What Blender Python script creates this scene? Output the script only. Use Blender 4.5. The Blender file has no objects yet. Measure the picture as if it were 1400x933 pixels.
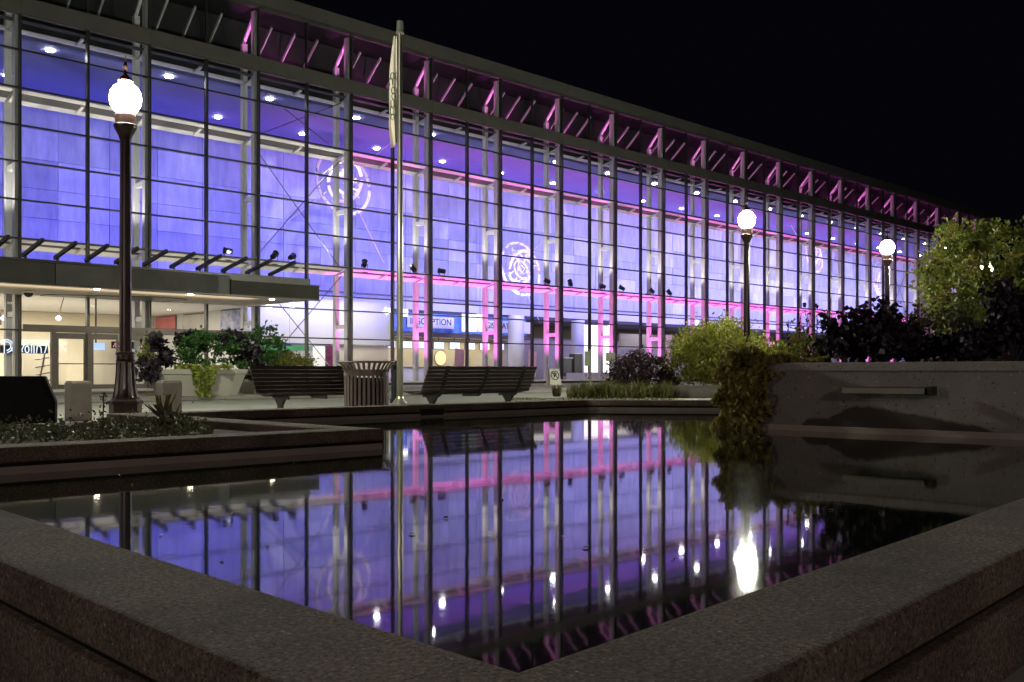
import bpy, math, random
import numpy as np
from mathutils import Vector, Matrix
random.seed(7)
RNG = np.random.default_rng(7)
SC = bpy.context.scene
COL = SC.collection
R = math.radians

# ------------------------------------------------------------------ camera, night sky, exposure
CAMZ = 0.82
HEAD = R(45.6)
FPX = 1330.0
cd = bpy.data.cameras.new('camera')
cam = bpy.data.objects.new('camera', cd)
COL.objects.link(cam)
cam.location = (0, 0, CAMZ)
cam.rotation_euler = (R(90), 0, HEAD - R(90))
cd.sensor_width = 36.0
cd.lens = FPX / 1400 * 36
cd.shift_y = 41.5 / 1400
cd.clip_start = 0.05
cd.clip_end = 3000
SC.camera = cam

w = bpy.data.worlds.new('World')
SC.world = w
w.use_nodes = True
nt = w.node_tree
sky = nt.nodes.new('ShaderNodeTexSky')
sky.sky_type = 'NISHITA'
sky.sun_disc = False
sky.sun_elevation = R(-6)
sky.sun_rotation = R(200)
bg = nt.nodes['Background']
nt.links.new(sky.outputs[0], bg.inputs[0])
bg.inputs[1].default_value = 0.05
glow = nt.nodes.new('ShaderNodeBackground')     # the faint even glow of a city night
glow.inputs[0].default_value = (0.45, 0.42, 1.0, 1)
glow.inputs[1].default_value = 0.0026
addn = nt.nodes.new('ShaderNodeAddShader')
nt.links.new(bg.outputs[0], addn.inputs[0]); nt.links.new(glow.outputs[0], addn.inputs[1])
nt.links.new(addn.outputs[0], nt.nodes['World Output'].inputs[0])
SC.view_settings.view_transform = 'Standard'
SC.view_settings.look = 'None'
SC.view_settings.exposure = 0
SC.view_settings.gamma = 1
cy = SC.cycles
cy.use_denoising = True
cy.max_bounces = 7
cy.diffuse_bounces = 3
cy.glossy_bounces = 4
cy.transmission_bounces = 4
cy.transparent_max_bounces = 24
cy.sample_clamp_indirect = 4
cy.caustics_reflective = False
cy.caustics_refractive = False
cy.use_light_tree = True


def P(px, Y, z):
    """point at depth Y metres on the ray through column px of the photograph, height z"""
    X = (px - 700) / FPX * Y
    return (X * math.sin(HEAD) + Y * math.cos(HEAD), -X * math.cos(HEAD) + Y * math.sin(HEAD), z)


# ------------------------------------------------------------------ materials
def mat(name, col, rough=0.6, metal=0.0, emit=None, estr=0.0, spec=0.5):
    m = bpy.data.materials.new(name)
    m.use_nodes = True
    b = m.node_tree.nodes['Principled BSDF']
    b.inputs['Base Color'].default_value = (*col, 1)
    b.inputs['Roughness'].default_value = rough
    b.inputs['Metallic'].default_value = metal
    b.inputs['Specular IOR Level'].default_value = spec
    if emit:
        b.inputs['Emission Color'].default_value = (*emit, 1)
        b.inputs['Emission Strength'].default_value = estr
    return m


def N(m, t, **kw):
    n = m.node_tree.nodes.new(t)
    for k, v in kw.items():
        if k in n.inputs:
            n.inputs[k].default_value = v
        else:
            setattr(n, k, v)
    return n


def L(m, a, b):
    m.node_tree.links.new(a, b)


def ramp(m, fac, stops):
    r = N(m, 'ShaderNodeValToRGB')
    e = r.color_ramp.elements
    while len(e) < len(stops):
        e.new(0.5)
    for i, (p, c) in enumerate(stops):
        e[i].position = p
        e[i].color = (*c, 1)
    L(m, fac, r.inputs[0])
    return r.outputs[0]


def noisy(name, c1, c2, scale=2.0, rough=0.8, metal=0.0, bump=0.0, bscale=60.0, spec=0.5, detail=6, fleck=None, fscale=90, grain=0):
    """base colour that wanders between c1 and c2, with fine relief and optional aggregate flecks"""
    m = mat(name, c1, rough, metal, spec=spec)
    b = m.node_tree.nodes['Principled BSDF']
    g = N(m, 'ShaderNodeNewGeometry')
    n = N(m, 'ShaderNodeTexNoise', Scale=scale, Detail=float(detail), Roughness=0.65)
    L(m, g.outputs['Position'], n.inputs['Vector'])
    c = ramp(m, n.outputs['Fac'], [(0.3, c1), (0.7, c2)])
    if fleck:
        v = N(m, 'ShaderNodeTexVoronoi', Scale=float(fscale))
        L(m, g.outputs['Position'], v.inputs['Vector'])
        sep = N(m, 'ShaderNodeSeparateColor')
        L(m, v.outputs['Color'], sep.inputs[0])
        lt = N(m, 'ShaderNodeMath', operation='GREATER_THAN')
        lt.inputs[1].default_value = fleck[2]
        L(m, sep.outputs[0], lt.inputs[0])
        dk = N(m, 'ShaderNodeMath', operation='GREATER_THAN')
        dk.inputs[1].default_value = fleck[3]
        L(m, sep.outputs[1], dk.inputs[0])
        m1 = N(m, 'ShaderNodeMixRGB')
        L(m, dk.outputs[0], m1.inputs[0]); L(m, c, m1.inputs[1])
        m1.inputs[2].default_value = (*fleck[1], 1)
        m2 = N(m, 'ShaderNodeMixRGB')
        L(m, lt.outputs[0], m2.inputs[0]); L(m, m1.outputs[0], m2.inputs[1])
        m2.inputs[2].default_value = (*fleck[0], 1)
        c = m2.outputs[0]
    if grain:
        gn = N(m, 'ShaderNodeTexNoise', Scale=float(grain), Detail=4.0, Roughness=0.8)
        L(m, g.outputs['Position'], gn.inputs['Vector'])
        gr = ramp(m, gn.outputs['Fac'], [(0.34, (0.3, 0.29, 0.28)), (0.52, (0.9, 0.9, 0.9)), (0.70, (2.0, 1.95, 1.9))])
        mg = N(m, 'ShaderNodeMixRGB', blend_type='MULTIPLY'); mg.inputs[0].default_value = 1.0
        L(m, c, mg.inputs[1]); L(m, gr, mg.inputs[2])
        c = mg.outputs[0]
    L(m, c, b.inputs['Base Color'])
    if bump:
        bn = N(m, 'ShaderNodeTexNoise', Scale=bscale, Detail=5.0, Roughness=0.7)
        L(m, g.outputs['Position'], bn.inputs['Vector'])
        bp = N(m, 'ShaderNodeBump', Strength=bump, Distance=0.02)
        L(m, bn.outputs['Fac'], bp.inputs['Height'])
        L(m, bp.outputs[0], b.inputs['Normal'])
    return m


def leafmat(name, c1, c2, c3=None, trans=0.25, scale=6.0):
    m = mat(name, c1, 0.55)
    b = m.node_tree.nodes['Principled BSDF']
    g = N(m, 'ShaderNodeNewGeometry')
    n = N(m, 'ShaderNodeTexNoise', Scale=scale, Detail=3.0)
    L(m, g.outputs['Position'], n.inputs['Vector'])
    st = [(0.30, c1), (0.50, c2)] + ([(0.64, c3)] if c3 else [])
    c = ramp(m, n.outputs['Fac'], st)
    L(m, c, b.inputs['Base Color'])
    t = N(m, 'ShaderNodeBsdfTranslucent')
    L(m, c, t.inputs[0])
    mx = N(m, 'ShaderNodeMixShader')
    mx.inputs[0].default_value = trans
    L(m, b.outputs[0], mx.inputs[1]); L(m, t.outputs[0], mx.inputs[2])
    L(m, mx.outputs[0], m.node_tree.nodes['Material Output'].inputs[0])
    return m


def glassmat(name, ior=1.28, tint=(0.93, 0.95, 0.97)):
    m = bpy.data.materials.new(name)
    m.use_nodes = True
    m.node_tree.nodes.remove(m.node_tree.nodes['Principled BSDF'])
    t = N(m, 'ShaderNodeBsdfTransparent')
    t.inputs[0].default_value = (*tint, 1)
    gl = N(m, 'ShaderNodeBsdfGlossy', Roughness=0.02)
    fr = N(m, 'ShaderNodeFresnel', IOR=ior)
    mx = N(m, 'ShaderNodeMixShader')
    g = N(m, 'ShaderNodeNewGeometry')
    k = N(m, 'ShaderNodeMath', operation='SUBTRACT'); k.inputs[0].default_value = 1.0
    L(m, g.outputs['Backfacing'], k.inputs[1])
    f2 = N(m, 'ShaderNodeMath', operation='MULTIPLY')
    L(m, fr.outputs[0], f2.inputs[0]); L(m, k.outputs[0], f2.inputs[1])
    L(m, f2.outputs[0], mx.inputs[0]); L(m, t.outputs[0], mx.inputs[1]); L(m, gl.outputs[0], mx.inputs[2])
    L(m, mx.outputs[0], m.node_tree.nodes['Material Output'].inputs[0])
    return m


M = {}
M['coping'] = noisy('coping_concrete', (0.112, 0.083, 0.064), (0.30, 0.225, 0.172), 2.2, 0.9, bump=1.0, bscale=85, detail=12, grain=75,
                    fleck=((0.46, 0.42, 0.37), (0.07, 0.06, 0.053), 0.993, 0.93), fscale=190)
M['poolwall'] = noisy('pool_wall_concrete', (0.28, 0.225, 0.20), (0.38, 0.31, 0.28), 1.5, 0.85, bump=0.4, bscale=50)
M['concrete'] = noisy('concrete', (0.22, 0.2, 0.185), (0.32, 0.29, 0.27), 1.2, 0.9, bump=0.5, bscale=45,
                      fleck=((0.45, 0.42, 0.4), (0.14, 0.12, 0.11), 0.99, 0.96), fscale=75)
M['potstone'] = noisy('pot_concrete', (0.42, 0.40, 0.34), (0.5, 0.48, 0.42), 1.5, 0.9, bump=0.4, bscale=40)
M['bollard'] = noisy('bollard_concrete', (0.30, 0.26, 0.25), (0.38, 0.33, 0.31), 4, 0.9, bump=0.4, bscale=60)
M['paving'] = noisy('paving', (0.33, 0.33, 0.285), (0.43, 0.42, 0.37), 0.8, 0.8, bump=0.3, bscale=12)
M['terrace'] = noisy('terrace_stone', (0.36, 0.36, 0.32), (0.46, 0.45, 0.40), 0.6, 0.75, bump=0.2, bscale=10)
M['asphalt'] = noisy('asphalt', (0.045, 0.045, 0.048), (0.07, 0.068, 0.068), 1.5, 0.8, bump=0.5, bscale=30)
M['soil'] = noisy('soil', (0.035, 0.026, 0.02), (0.07, 0.052, 0.04), 8, 0.95, bump=0.9, bscale=25)
M['plinth'] = noisy('dark_stone', (0.010, 0.009, 0.009), (0.016, 0.014, 0.013), 4, 0.85, spec=0.15)
M['steel'] = noisy('painted_steel', (0.64, 0.62, 0.59), (0.72, 0.70, 0.67), 2, 0.45)
M['post'] = noisy('outer_post_paint', (0.5, 0.48, 0.45), (0.58, 0.555, 0.52), 2, 0.45)
M['spout'] = noisy('spout_metal', (0.15, 0.135, 0.11), (0.2, 0.18, 0.145), 3, 0.5)
M['rafter'] = noisy('rafter_paint', (0.5, 0.48, 0.47), (0.58, 0.56, 0.55), 2, 0.5)
M['mullion'] = noisy('dark_mullion', (0.035, 0.033, 0.032), (0.055, 0.05, 0.048), 2, 0.35, metal=0.3)
M['fascia'] = noisy('grey_fascia', (0.075, 0.07, 0.066), (0.10, 0.095, 0.088), 0.7, 0.7, spec=0.2)
M['darkpanel'] = noisy('dark_panel', (0.03, 0.03, 0.03), (0.045, 0.044, 0.042), 1.5, 0.4)
M['canopy'] = noisy('canopy_metal', (0.05, 0.047, 0.04), (0.07, 0.066, 0.057), 0.8, 0.75, spec=0.12)
M['canopypanel'] = noisy('canopy_panel', (0.06, 0.057, 0.053), (0.11, 0.104, 0.097), 0.5, 0.7, spec=0.15)
M['soffit'] = noisy('soffit', (0.6, 0.55, 0.48), (0.68, 0.63, 0.55), 0.5, 0.6)
M['bronze'] = noisy('bronze_frame', (0.10, 0.082, 0.075), (0.14, 0.115, 0.105), 1, 0.4, metal=0.4)
M['ceiling'] = noisy('hall_ceiling', (0.10, 0.11, 0.25), (0.15, 0.16, 0.34), 0.25, 0.7)  # blue of the wall wash is put into the ceiling's base colour
M['floor'] = noisy('hall_floor', (0.25, 0.23, 0.21), (0.32, 0.3, 0.27), 0.5, 0.35)
M['white'] = noisy('white_paint', (0.72, 0.72, 0.70), (0.78, 0.78, 0.76), 0.6, 0.6)
M['cream'] = noisy('cream_paint', (0.70, 0.62, 0.48), (0.78, 0.70, 0.55), 0.5, 0.6)
M['greywall'] = noisy('grey_wall', (0.58, 0.57, 0.58), (0.64, 0.63, 0.64), 0.4, 0.6)
M['olive'] = noisy('desk_wall', (0.22, 0.2, 0.15), (0.34, 0.3, 0.22), 0.4, 0.6)
M['black'] = noisy('black_metal', (0.012, 0.012, 0.012), (0.02, 0.02, 0.02), 5, 0.45)
M['lamppost'] = noisy('lamp_post_paint', (0.028, 0.013, 0.012), (0.042, 0.02, 0.018), 5, 0.3)
M['pole'] = noisy('brushed_aluminium', (0.5, 0.48, 0.4), (0.6, 0.57, 0.48), 3, 0.35, metal=0.75)
M['wood'] = noisy('dark_slat', (0.06, 0.044, 0.038), (0.1, 0.072, 0.062), 9, 0.55, bump=0.2, bscale=80)
M['strap'] = noisy('bench_iron', (0.06, 0.055, 0.05), (0.09, 0.08, 0.075), 6, 0.5)
M['can'] = noisy('can_steel', (0.22, 0.18, 0.165), (0.28, 0.23, 0.21), 6, 0.5)
M['candark'] = noisy('can_liner', (0.008, 0.008, 0.008), (0.014, 0.013, 0.013), 6, 0.7)
M['flag'] = noisy('flag_cloth', (0.74, 0.66, 0.55), (0.82, 0.75, 0.64), 3, 0.8)
M['flagink'] = noisy('flag_print', (0.02, 0.08, 0.04), (0.03, 0.1, 0.05), 3, 0.8)
M['signboard'] = noisy('sign_board', (0.62, 0.58, 0.5), (0.7, 0.66, 0.57), 3, 0.6)
M['signink'] = noisy('sign_print', (0.015, 0.015, 0.02), (0.02, 0.02, 0.025), 3, 0.6)
M['brick'] = noisy('red_brick', (0.22, 0.08, 0.06), (0.3, 0.12, 0.09), 2.0, 0.85, bump=0.4, bscale=20)
M['pier'] = noisy('pier_stone', (0.26, 0.25, 0.23), (0.32, 0.31, 0.28), 1.0, 0.85, bump=0.3, bscale=15)
M['art'] = noisy('sculpture_metal', (0.75, 0.74, 0.66), (0.85, 0.84, 0.76), 3, 0.45)
M['artmark'] = noisy('sculpture_mark', (0.12, 0.11, 0.13), (0.2, 0.18, 0.2), 3, 0.5)
M['rod'] = noisy('steel_rod', (0.6, 0.58, 0.58), (0.68, 0.66, 0.66), 3, 0.4)
M['darkrod'] = noisy('dark_rod', (0.14, 0.12, 0.13), (0.18, 0.16, 0.17), 3, 0.4)
M['bark'] = noisy('bark', (0.06, 0.045, 0.035), (0.1, 0.075, 0.06), 12, 0.9, bump=0.6, bscale=30)
M['glass'] = glassmat('window_glass')
M['wallpanels'] = [noisy('wall_panel_%s' % k, a, b_, 1.1, 0.75, bump=0.15, bscale=6)
                   for k, a, b_ in (('mid', (0.36, 0.36, 0.38), (0.52, 0.52, 0.54)), ('pale', (0.44, 0.44, 0.46), (0.66, 0.66, 0.68)),
                                    ('deep', (0.33, 0.33, 0.35), (0.48, 0.48, 0.5)))]
for _m in M['wallpanels']:
    for _nd in _m.node_tree.nodes:
        if _nd.type == 'TEX_NOISE' and abs(_nd.inputs['Scale'].default_value - 1.1) < 1e-4:
            _mp = _m.node_tree.nodes.new('ShaderNodeMapping'); _mp.inputs['Scale'].default_value = (2.2, 2.2, 0.5)
            _src = _nd.inputs['Vector'].links[0].from_socket
            L(_m, _src, _mp.inputs[0]); L(_m, _mp.outputs[0], _nd.inputs['Vector'])
M['water'] = noisy('pool_water', (0.006, 0.009, 0.006), (0.010, 0.013, 0.008), 0.4, 0.036, spec=0.5)
_b = M['water'].node_tree.nodes['Principled BSDF']
_b.inputs['IOR'].default_value = 2.0
_g = N(M['water'], 'ShaderNodeNewGeometry')
_n = N(M['water'], 'ShaderNodeTexNoise', Scale=5.0, Detail=2.0)
L(M['water'], _g.outputs['Position'], _n.inputs['Vector'])
_p = N(M['water'], 'ShaderNodeBump', Strength=0.014, Distance=0.02)
L(M['water'], _n.outputs['Fac'], _p.inputs['Height'])
L(M['water'], _p.outputs[0], _b.inputs['Normal'])


def emis(name, col, s):
    return mat(name, (0.8, 0.8, 0.8), 0.5, emit=col, estr=s)


M['globe'] = emis('lamp_globe', (0.98, 1.0, 0.80), 900)
M['warmglobe'] = emis('warm_lamp_globe', (1.0, 0.84, 0.75), 680)
M['downlight'] = emis('downlight', (1.0, 0.97, 0.92), 85)
M['canlight'] = emis('canopy_downlight', (1.0, 0.85, 0.62), 150)
M['screen'] = emis('screen_glow', (0.72, 0.86, 1.0), 1.1)
M['screenw'] = emis('white_screen', (0.8, 1.0, 0.95), 1.0)
M['screenp'] = emis('pink_screen', (0.75, 0.10, 0.52), 0.9)
M['lightbox'] = emis('lightbox', (1.0, 0.95, 0.86), 1.5)
M['neon'] = emis('neon_tube', (0.75, 0.85, 1.0), 1.3)
M['neonred'] = emis('red_neon', (1.0, 0.25, 0.45), 1.0)
M['pendant'] = emis('pendant_glow', (1.0, 0.98, 0.9), 2.5)
M['exit'] = emis('exit_glow', (1.0, 0.1, 0.15), 0.5)

# ------------------------------------------------------------------ object helpers
WORLD = {}


def tag(o, label=None, cat=None, group=None, kind=None):
    if label: o['label'] = label
    if cat: o['category'] = cat
    if group: o['group'] = group
    if kind: o['kind'] = kind
    return o


def thing(name, loc, label, cat, group=None):
    o = bpy.data.objects.new(name, None)
    o.empty_display_size = 0.2
    COL.objects.link(o)
    o.location = loc
    WORLD[o.name] = Vector(loc)
    return tag(o, label, cat, group)


def link(name, me, parent=None, at=(0, 0, 0)):
    """link mesh me so that its own origin stands at world point at"""
    o = bpy.data.objects.new(name, me)
    COL.objects.link(o)
    a = Vector(at)
    WORLD[o.name] = a
    if parent is not None:
        o.parent = parent
        o.location = a - WORLD[parent.name]
    else:
        o.location = a
    return o


class MB:
    def __init__(s):
        s.v, s.f = [], []

    def add(s, vs, fs):
        k = len(s.v)
        s.v += [tuple(p) for p in vs]
        s.f += [tuple(i + k for i in q) for q in fs]

    def box(s, x0, x1, y0, y1, z0, z1):
        s.add([(x0, y0, z0), (x1, y0, z0), (x1, y1, z0), (x0, y1, z0), (x0, y0, z1), (x1, y0, z1), (x1, y1, z1), (x0, y1, z1)],
              [(0, 3, 2, 1), (4, 5, 6, 7), (0, 1, 5, 4), (1, 2, 6, 5), (2, 3, 7, 6), (3, 0, 4, 7)])

    def bar(s, a, b, wd, ht=None, up=(0, 0, 1)):
        a, b = Vector(a), Vector(b)
        ht = ht or wd
        d = (b - a).normalized()
        u = Vector(up)
        if abs(d.dot(u)) > 0.99: u = Vector((1, 0, 0))
        r = d.cross(u).normalized() * wd / 2
        t = r.cross(d).normalized() * ht / 2
        s.add([a - r - t, a + r - t, a + r + t, a - r + t, b - r - t, b + r - t, b + r + t, b - r + t],
              [(0, 1, 2, 3), (7, 6, 5, 4), (0, 4, 5, 1), (1, 5, 6, 2), (2, 6, 7, 3), (3, 7, 4, 0)])

    def tube(s, pts, rad, n=8, cap=True):
        pts = [Vector(p) for p in pts]
        rr = rad if isinstance(rad, (list, tuple)) else [rad] * len(pts)
        k = len(s.v)
        for i, p in enumerate(pts):
            d = (pts[min(i + 1, len(pts) - 1)] - pts[max(i - 1, 0)]).normalized()
            u = Vector((0, 0, 1)) if abs(d.z) < 0.9 else Vector((1, 0, 0))
            a = d.cross(u).normalized(); b = d.cross(a)
            for j in range(n):
                t = 2 * math.pi * j / n
                s.v.append(tuple(p + (a * math.cos(t) + b * math.sin(t)) * rr[i]))
        for i in range(len(pts) - 1):
            for j in range(n):
                s.f.append((k + i * n + j, k + i * n + (j + 1) % n, k + (i + 1) * n + (j + 1) % n, k + (i + 1) * n + j))
        if cap:
            s.f.append(tuple(k + j for j in range(n))[::-1])
            s.f.append(tuple(k + (len(pts) - 1) * n + j for j in range(n)))

    def lathe(s, prof, n=16, c=(0, 0, 0), flute=0.0):
        k = len(s.v)
        for (r, z) in prof:
            for j in range(n):
                t = 2 * math.pi * (j + 0.5) / n
                q = r * (1 - flute * (j % 2))
                s.v.append((c[0] + q * math.cos(t), c[1] + q * math.sin(t), c[2] + z))
        for i in range(len(prof) - 1):
            for j in range(n):
                s.f.append((k + i * n + j, k + i * n + (j + 1) % n, k + (i + 1) * n + (j + 1) % n, k + (i + 1) * n + j))
        s.f.append(tuple(k + j for j in range(n))[::-1])
        s.f.append(tuple(k + (len(prof) - 1) * n + j for j in range(n)))

    def prism(s, poly, z0, z1):
        n = len(poly); k = len(s.v)
        s.v += [(x, y, z0) for x, y in poly] + [(x, y, z1) for x, y in poly]
        s.f.append(tuple(k + i for i in range(n))[::-1]); s.f.append(tuple(k + n + i for i in range(n)))
        for i in range(n):
            j = (i + 1) % n
            s.f.append((k + i, k + j, k + n + j, k + n + i))

    def mesh(s, name, m, smooth=False):
        me = bpy.data.meshes.new(name)
        me.from_pydata(s.v, [], s.f)
        me.materials.append(m)
        if smooth:
            me.polygons.foreach_set('use_smooth', [True] * len(me.polygons))
        me.update()
        return me

    def build(s, name, m, parent=None, smooth=False, bevel=0.0, at=None):
        """world-coordinate geometry linked as ONE mesh object"""
        if at is None:
            at = WORLD[parent.name] if parent is not None else Vector(s.v[0])
        a = Vector(at)
        s.v = [tuple(Vector(p) - a) for p in s.v]
        o = link(name, s.mesh(name, m, smooth), parent, a)
        if bevel:
            b = o.modifiers.new('bevel', 'BEVEL'); b.width = bevel; b.segments = 2; b.limit_method = 'ANGLE'
        return o


CACHE = {}


def bx(name, x0, x1, y0, y1, z0, z1, m, parent=None):
    """axis-aligned box; alike boxes share one mesh"""
    d = (round(x1 - x0, 3), round(y1 - y0, 3), round(z1 - z0, 3), m.name)
    me = CACHE.get(d)
    if me is None:
        b = MB(); b.box(-d[0] / 2, d[0] / 2, -d[1] / 2, d[1] / 2, -d[2] / 2, d[2] / 2)
        me = CACHE[d] = b.mesh(name, m)
    return link(name, me, parent, ((x0 + x1) / 2, (y0 + y1) / 2, (z0 + z1) / 2))


def wall_run(name, pts, width, z0, z1, m, parent, side=1):
    """strip of given width along a polyline; the polyline is one edge, the strip lies to its left (side=1) or right"""
    n = len(pts)
    ds = []
    for i in range(n - 1):
        d = Vector((pts[i + 1][0] - pts[i][0], pts[i + 1][1] - pts[i][1])).normalized()
        ds.append(Vector((-d.y, d.x)) * side)
    off = []
    for i in range(n):
        if i == 0: o = ds[0]
        elif i == n - 1: o = ds[-1]
        else:
            o = ds[i - 1] + ds[i]; o = o / (1 + ds[i - 1].dot(ds[i]))
        off.append((pts[i][0] + o.x * width, pts[i][1] + o.y * width))
    b = MB()
    for i in range(n - 1):
        q = [pts[i], pts[i + 1], off[i + 1], off[i]]
        k = len(b.v)
        b.v += [(x, y, z0) for x, y in q] + [(x, y, z1) for x, y in q]
        b.f += [(k, k + 3, k + 2, k + 1), (k + 4, k + 5, k + 6, k + 7), (k, k + 1, k + 5, k + 4), (k + 2, k + 3, k + 7, k + 6)]
        if i == 0: b.f.append((k + 3, k, k + 4, k + 7))
        if i == n - 2: b.f.append((k + 1, k + 2, k + 6, k + 5))
    return b, off


def text_mesh(txt, size, m, name='lettering', depth=0.004, bold=0.0):
    cu = bpy.data.curves.new('t', 'FONT')
    cu.body = txt; cu.size = size; cu.extrude = depth; cu.align_x = 'CENTER'; cu.align_y = 'CENTER'; cu.offset = bold
    o = bpy.data.objects.new('t', cu)
    COL.objects.link(o)
    dg = bpy.context.evaluated_depsgraph_get()
    me = bpy.data.meshes.new_from_object(o.evaluated_get(dg))
    bpy.data.objects.remove(o)
    me.name = name
    me.materials.clear(); me.materials.append(m)
    return me


def leaves(C_, size, m, name, parent=None, at=None, droop=0.3, aspect=0.55, flat=0.0, sizevar=0.4):
    """many small folded leaves centred on the points C_"""
    C_ = np.asarray(C_, float); n = len(C_)
    d = RNG.normal(size=(n, 3)); d[:, 2] = d[:, 2] * (1 - flat) - droop
    d /= np.linalg.norm(d, axis=1)[:, None]
    a = RNG.normal(size=(n, 3)); a[:, 2] += flat * 3
    r = np.cross(d, a); r /= np.linalg.norm(r, axis=1)[:, None]
    up = np.cross(r, d)
    s = size * (1 + sizevar * RNG.uniform(-1, 1, n))[:, None]
    v = np.empty((n, 4, 3))
    v[:, 0] = C_ - d * s * 0.5
    v[:, 1] = C_ + r * s * aspect / 2 + up * s * 0.12
    v[:, 2] = C_ + d * s * 0.5
    v[:, 3] = C_ - r * s * aspect / 2 + up * s * 0.12
    at = Vector(at) if at is not None else WORLD[parent.name]
    v = v.reshape(-1, 3) - np.array(at)
    f = (np.arange(n)[:, None] * 4)
    f = np.concatenate([f + [[0, 1, 2]], f + [[0, 2, 3]]], 1).reshape(-1, 3)
    me = bpy.data.meshes.new(name)
    me.vertices.add(len(v)); me.vertices.foreach_set('co', v.ravel())
    me.loops.add(f.size); me.loops.foreach_set('vertex_index', f.ravel().astype(np.int32))
    me.polygons.add(len(f)); me.polygons.foreach_set('loop_start', np.arange(0, f.size, 3, dtype=np.int32))
    me.update(); me.validate()
    me.materials.append(m)
    return link(name, me, parent, at)


def clumps(c, rad, nclump, per, spread, lo=-1.0, shell=0.45):
    """leaf positions gathered in uneven clumps inside an ellipsoid, sparse in between"""
    out = []
    c = np.array(c, float); rad = np.array(rad, float)
    for _ in range(nclump):
        while True:
            d = RNG.normal(size=3); d /= np.linalg.norm(d)
            if d[2] > lo: break
        q = shell + (1 - shell) * RNG.uniform() ** 0.5
        p = c + d * rad * q
        k = int(per * RNG.uniform(0.5, 1.5))
        out.append(p + RNG.normal(size=(k, 3)) * spread * RNG.uniform(0.6, 1.3) * np.array([1, 1, 0.7]))
    return np.concatenate(out)


def blades(cx, n, h, m, name, parent=None, at=None, lean=0.35, wd=0.012, kind=None):
    """thin arching grass blades rooted at the points cx"""
    b = MB()
    for (x, y, z) in cx:
        for _ in range(n):
            t = random.uniform(0, 6.283); l = random.uniform(0.1, lean); hh = h * random.uniform(0.45, 1.15) * (1 + .28 * math.sin(x * 5.1) + .2 * math.sin(y * 7.3 + x * 2))
            dx, dy = math.cos(t) * l * hh, math.sin(t) * l * hh
            px, py = -math.sin(t) * wd, math.cos(t) * wd
            b.add([(x - px, y - py, z), (x + px, y + py, z), (x + dx * .4 + px, y + dy * .4 + py, z + hh * .65),
                   (x + dx * .4 - px, y + dy * .4 - py, z + hh * .65), (x + dx, y + dy, z + hh)], [(0, 1, 2, 3), (3, 2, 4)])
    o = b.build(name, m, parent, at=at)
    if kind: o['kind'] = kind
    return o


def spot(name, loc, aim, power, col, size=70, blend=0.6, radius=0.12):
    ld = bpy.data.lights.new(name, 'SPOT')
    ld.energy = power; ld.color = col; ld.spot_size = R(size); ld.spot_blend = blend; ld.shadow_soft_size = radius
    o = bpy.data.objects.new(name, ld)
    COL.objects.link(o)
    o.location = loc
    o.rotation_euler = (Vector(aim) - Vector(loc)).to_track_quat('-Z', 'Y').to_euler()
    return o


def area(name, loc, sx, sy, power, col, aim=(0, 0, -1)):
    ld = bpy.data.lights.new(name, 'AREA')
    ld.shape = 'RECTANGLE'; ld.size = sx; ld.size_y = sy; ld.energy = power; ld.color = col
    o = bpy.data.objects.new(name, ld)
    COL.objects.link(o)
    o.location = loc
    o.rotation_euler = Vector(aim).to_track_quat('-Z', 'Y').to_euler()
    return o


# ------------------------------------------------------------------ ground, road, terrace
b = MB(); b.box(-900, 900, -900, 900, -0.2, 0.0)
tag(b.build('ground', M['paving']), kind='structure')
b = MB(); b.box(-60, 150, 26.0, 39.5, 0.004, 0.12)
terrace = tag(b.build('terrace', M['terrace'], bevel=0.015), kind='structure')
b = MB(); b.box(-60, 150, 25.7, 25.995, 0.004, 0.125)
tag(b.build('kerb', M['concrete'], bevel=0.02), kind='structure')
b = MB(); b.box(-60, 150, 30.2, 30.5, 0.124, 0.20)
tag(b.build('kerb', M['concrete'], bevel=0.02), kind='structure')

# ------------------------------------------------------------------ the pool
WZ, CZ = 0.14, 0.32
NEAR = (1.15, 1.16)
PEN_V, PEN_U, FAR_V = 6.88, 5.15, 11.25
A = P(817, 16.85, 0)
CORN = (A[0], FAR_V)
CH = P(1040, 16.2, 0)
WL = P(1050, 11.2, 0); WR = P(1400, 9.45, 0)
_d = Vector((WR[0] - WL[0], WR[1] - WL[1])).normalized()
WEND = P(990, 11.75, 0)
WEND = (WEND[0], WEND[1])
WNEAR = (WEND[0] + _d.x * 9.0, WEND[1] + _d.y * 9.0)
rdir = Vector((1, 0.062)).normalized()
pool_poly = [NEAR, (NEAR[0] + rdir.x * 11, NEAR[1] + rdir.y * 11), (WEND[0] + 1.2, 2.0), (WEND[0] + 6, WEND[1] - 0.2), (CH[0] + 3, CH[1] - 2.0), (CORN[0], FAR_V + 0.05), (PEN_U - 0.1, FAR_V + 0.05),
             (PEN_U - 0.1, PEN_V + 0.05), (NEAR[0] - 0.05, PEN_V + 0.05)]
b = MB(); b.prism(pool_poly, 0.02, WZ)
tag(b.build('water', M['water']), kind='structure')


def pool_wall(pts, label, side, width=0.36, face=None):
    """coping slab over a recessed joint over the wall face"""
    t = thing('pool_wall', (pts[0][0], pts[0][1], 0), label, 'wall', 'concrete walls round the pool')
    b, _ = wall_run('coping', pts, width, CZ - 0.105, CZ, None, t, side)
    c = b.build('coping', M['coping'], t, bevel=0.018)
    c.modifiers['bevel'].segments = 3
    ins = lambda q, k: q
    b, _ = wall_run('joint', pts, width - 0.03, CZ - 0.128, CZ - 0.104, None, t, side)
    o = b.build('joint', M['plinth'], t)
    b, _ = wall_run('wall_face', pts, width, 0.0, CZ - 0.127, None, t, side)
    b.build('wall_face', face or M['poolwall'], t, bevel=0.006)
    return t


def inset(pts, dist, side):
    return pts


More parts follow.
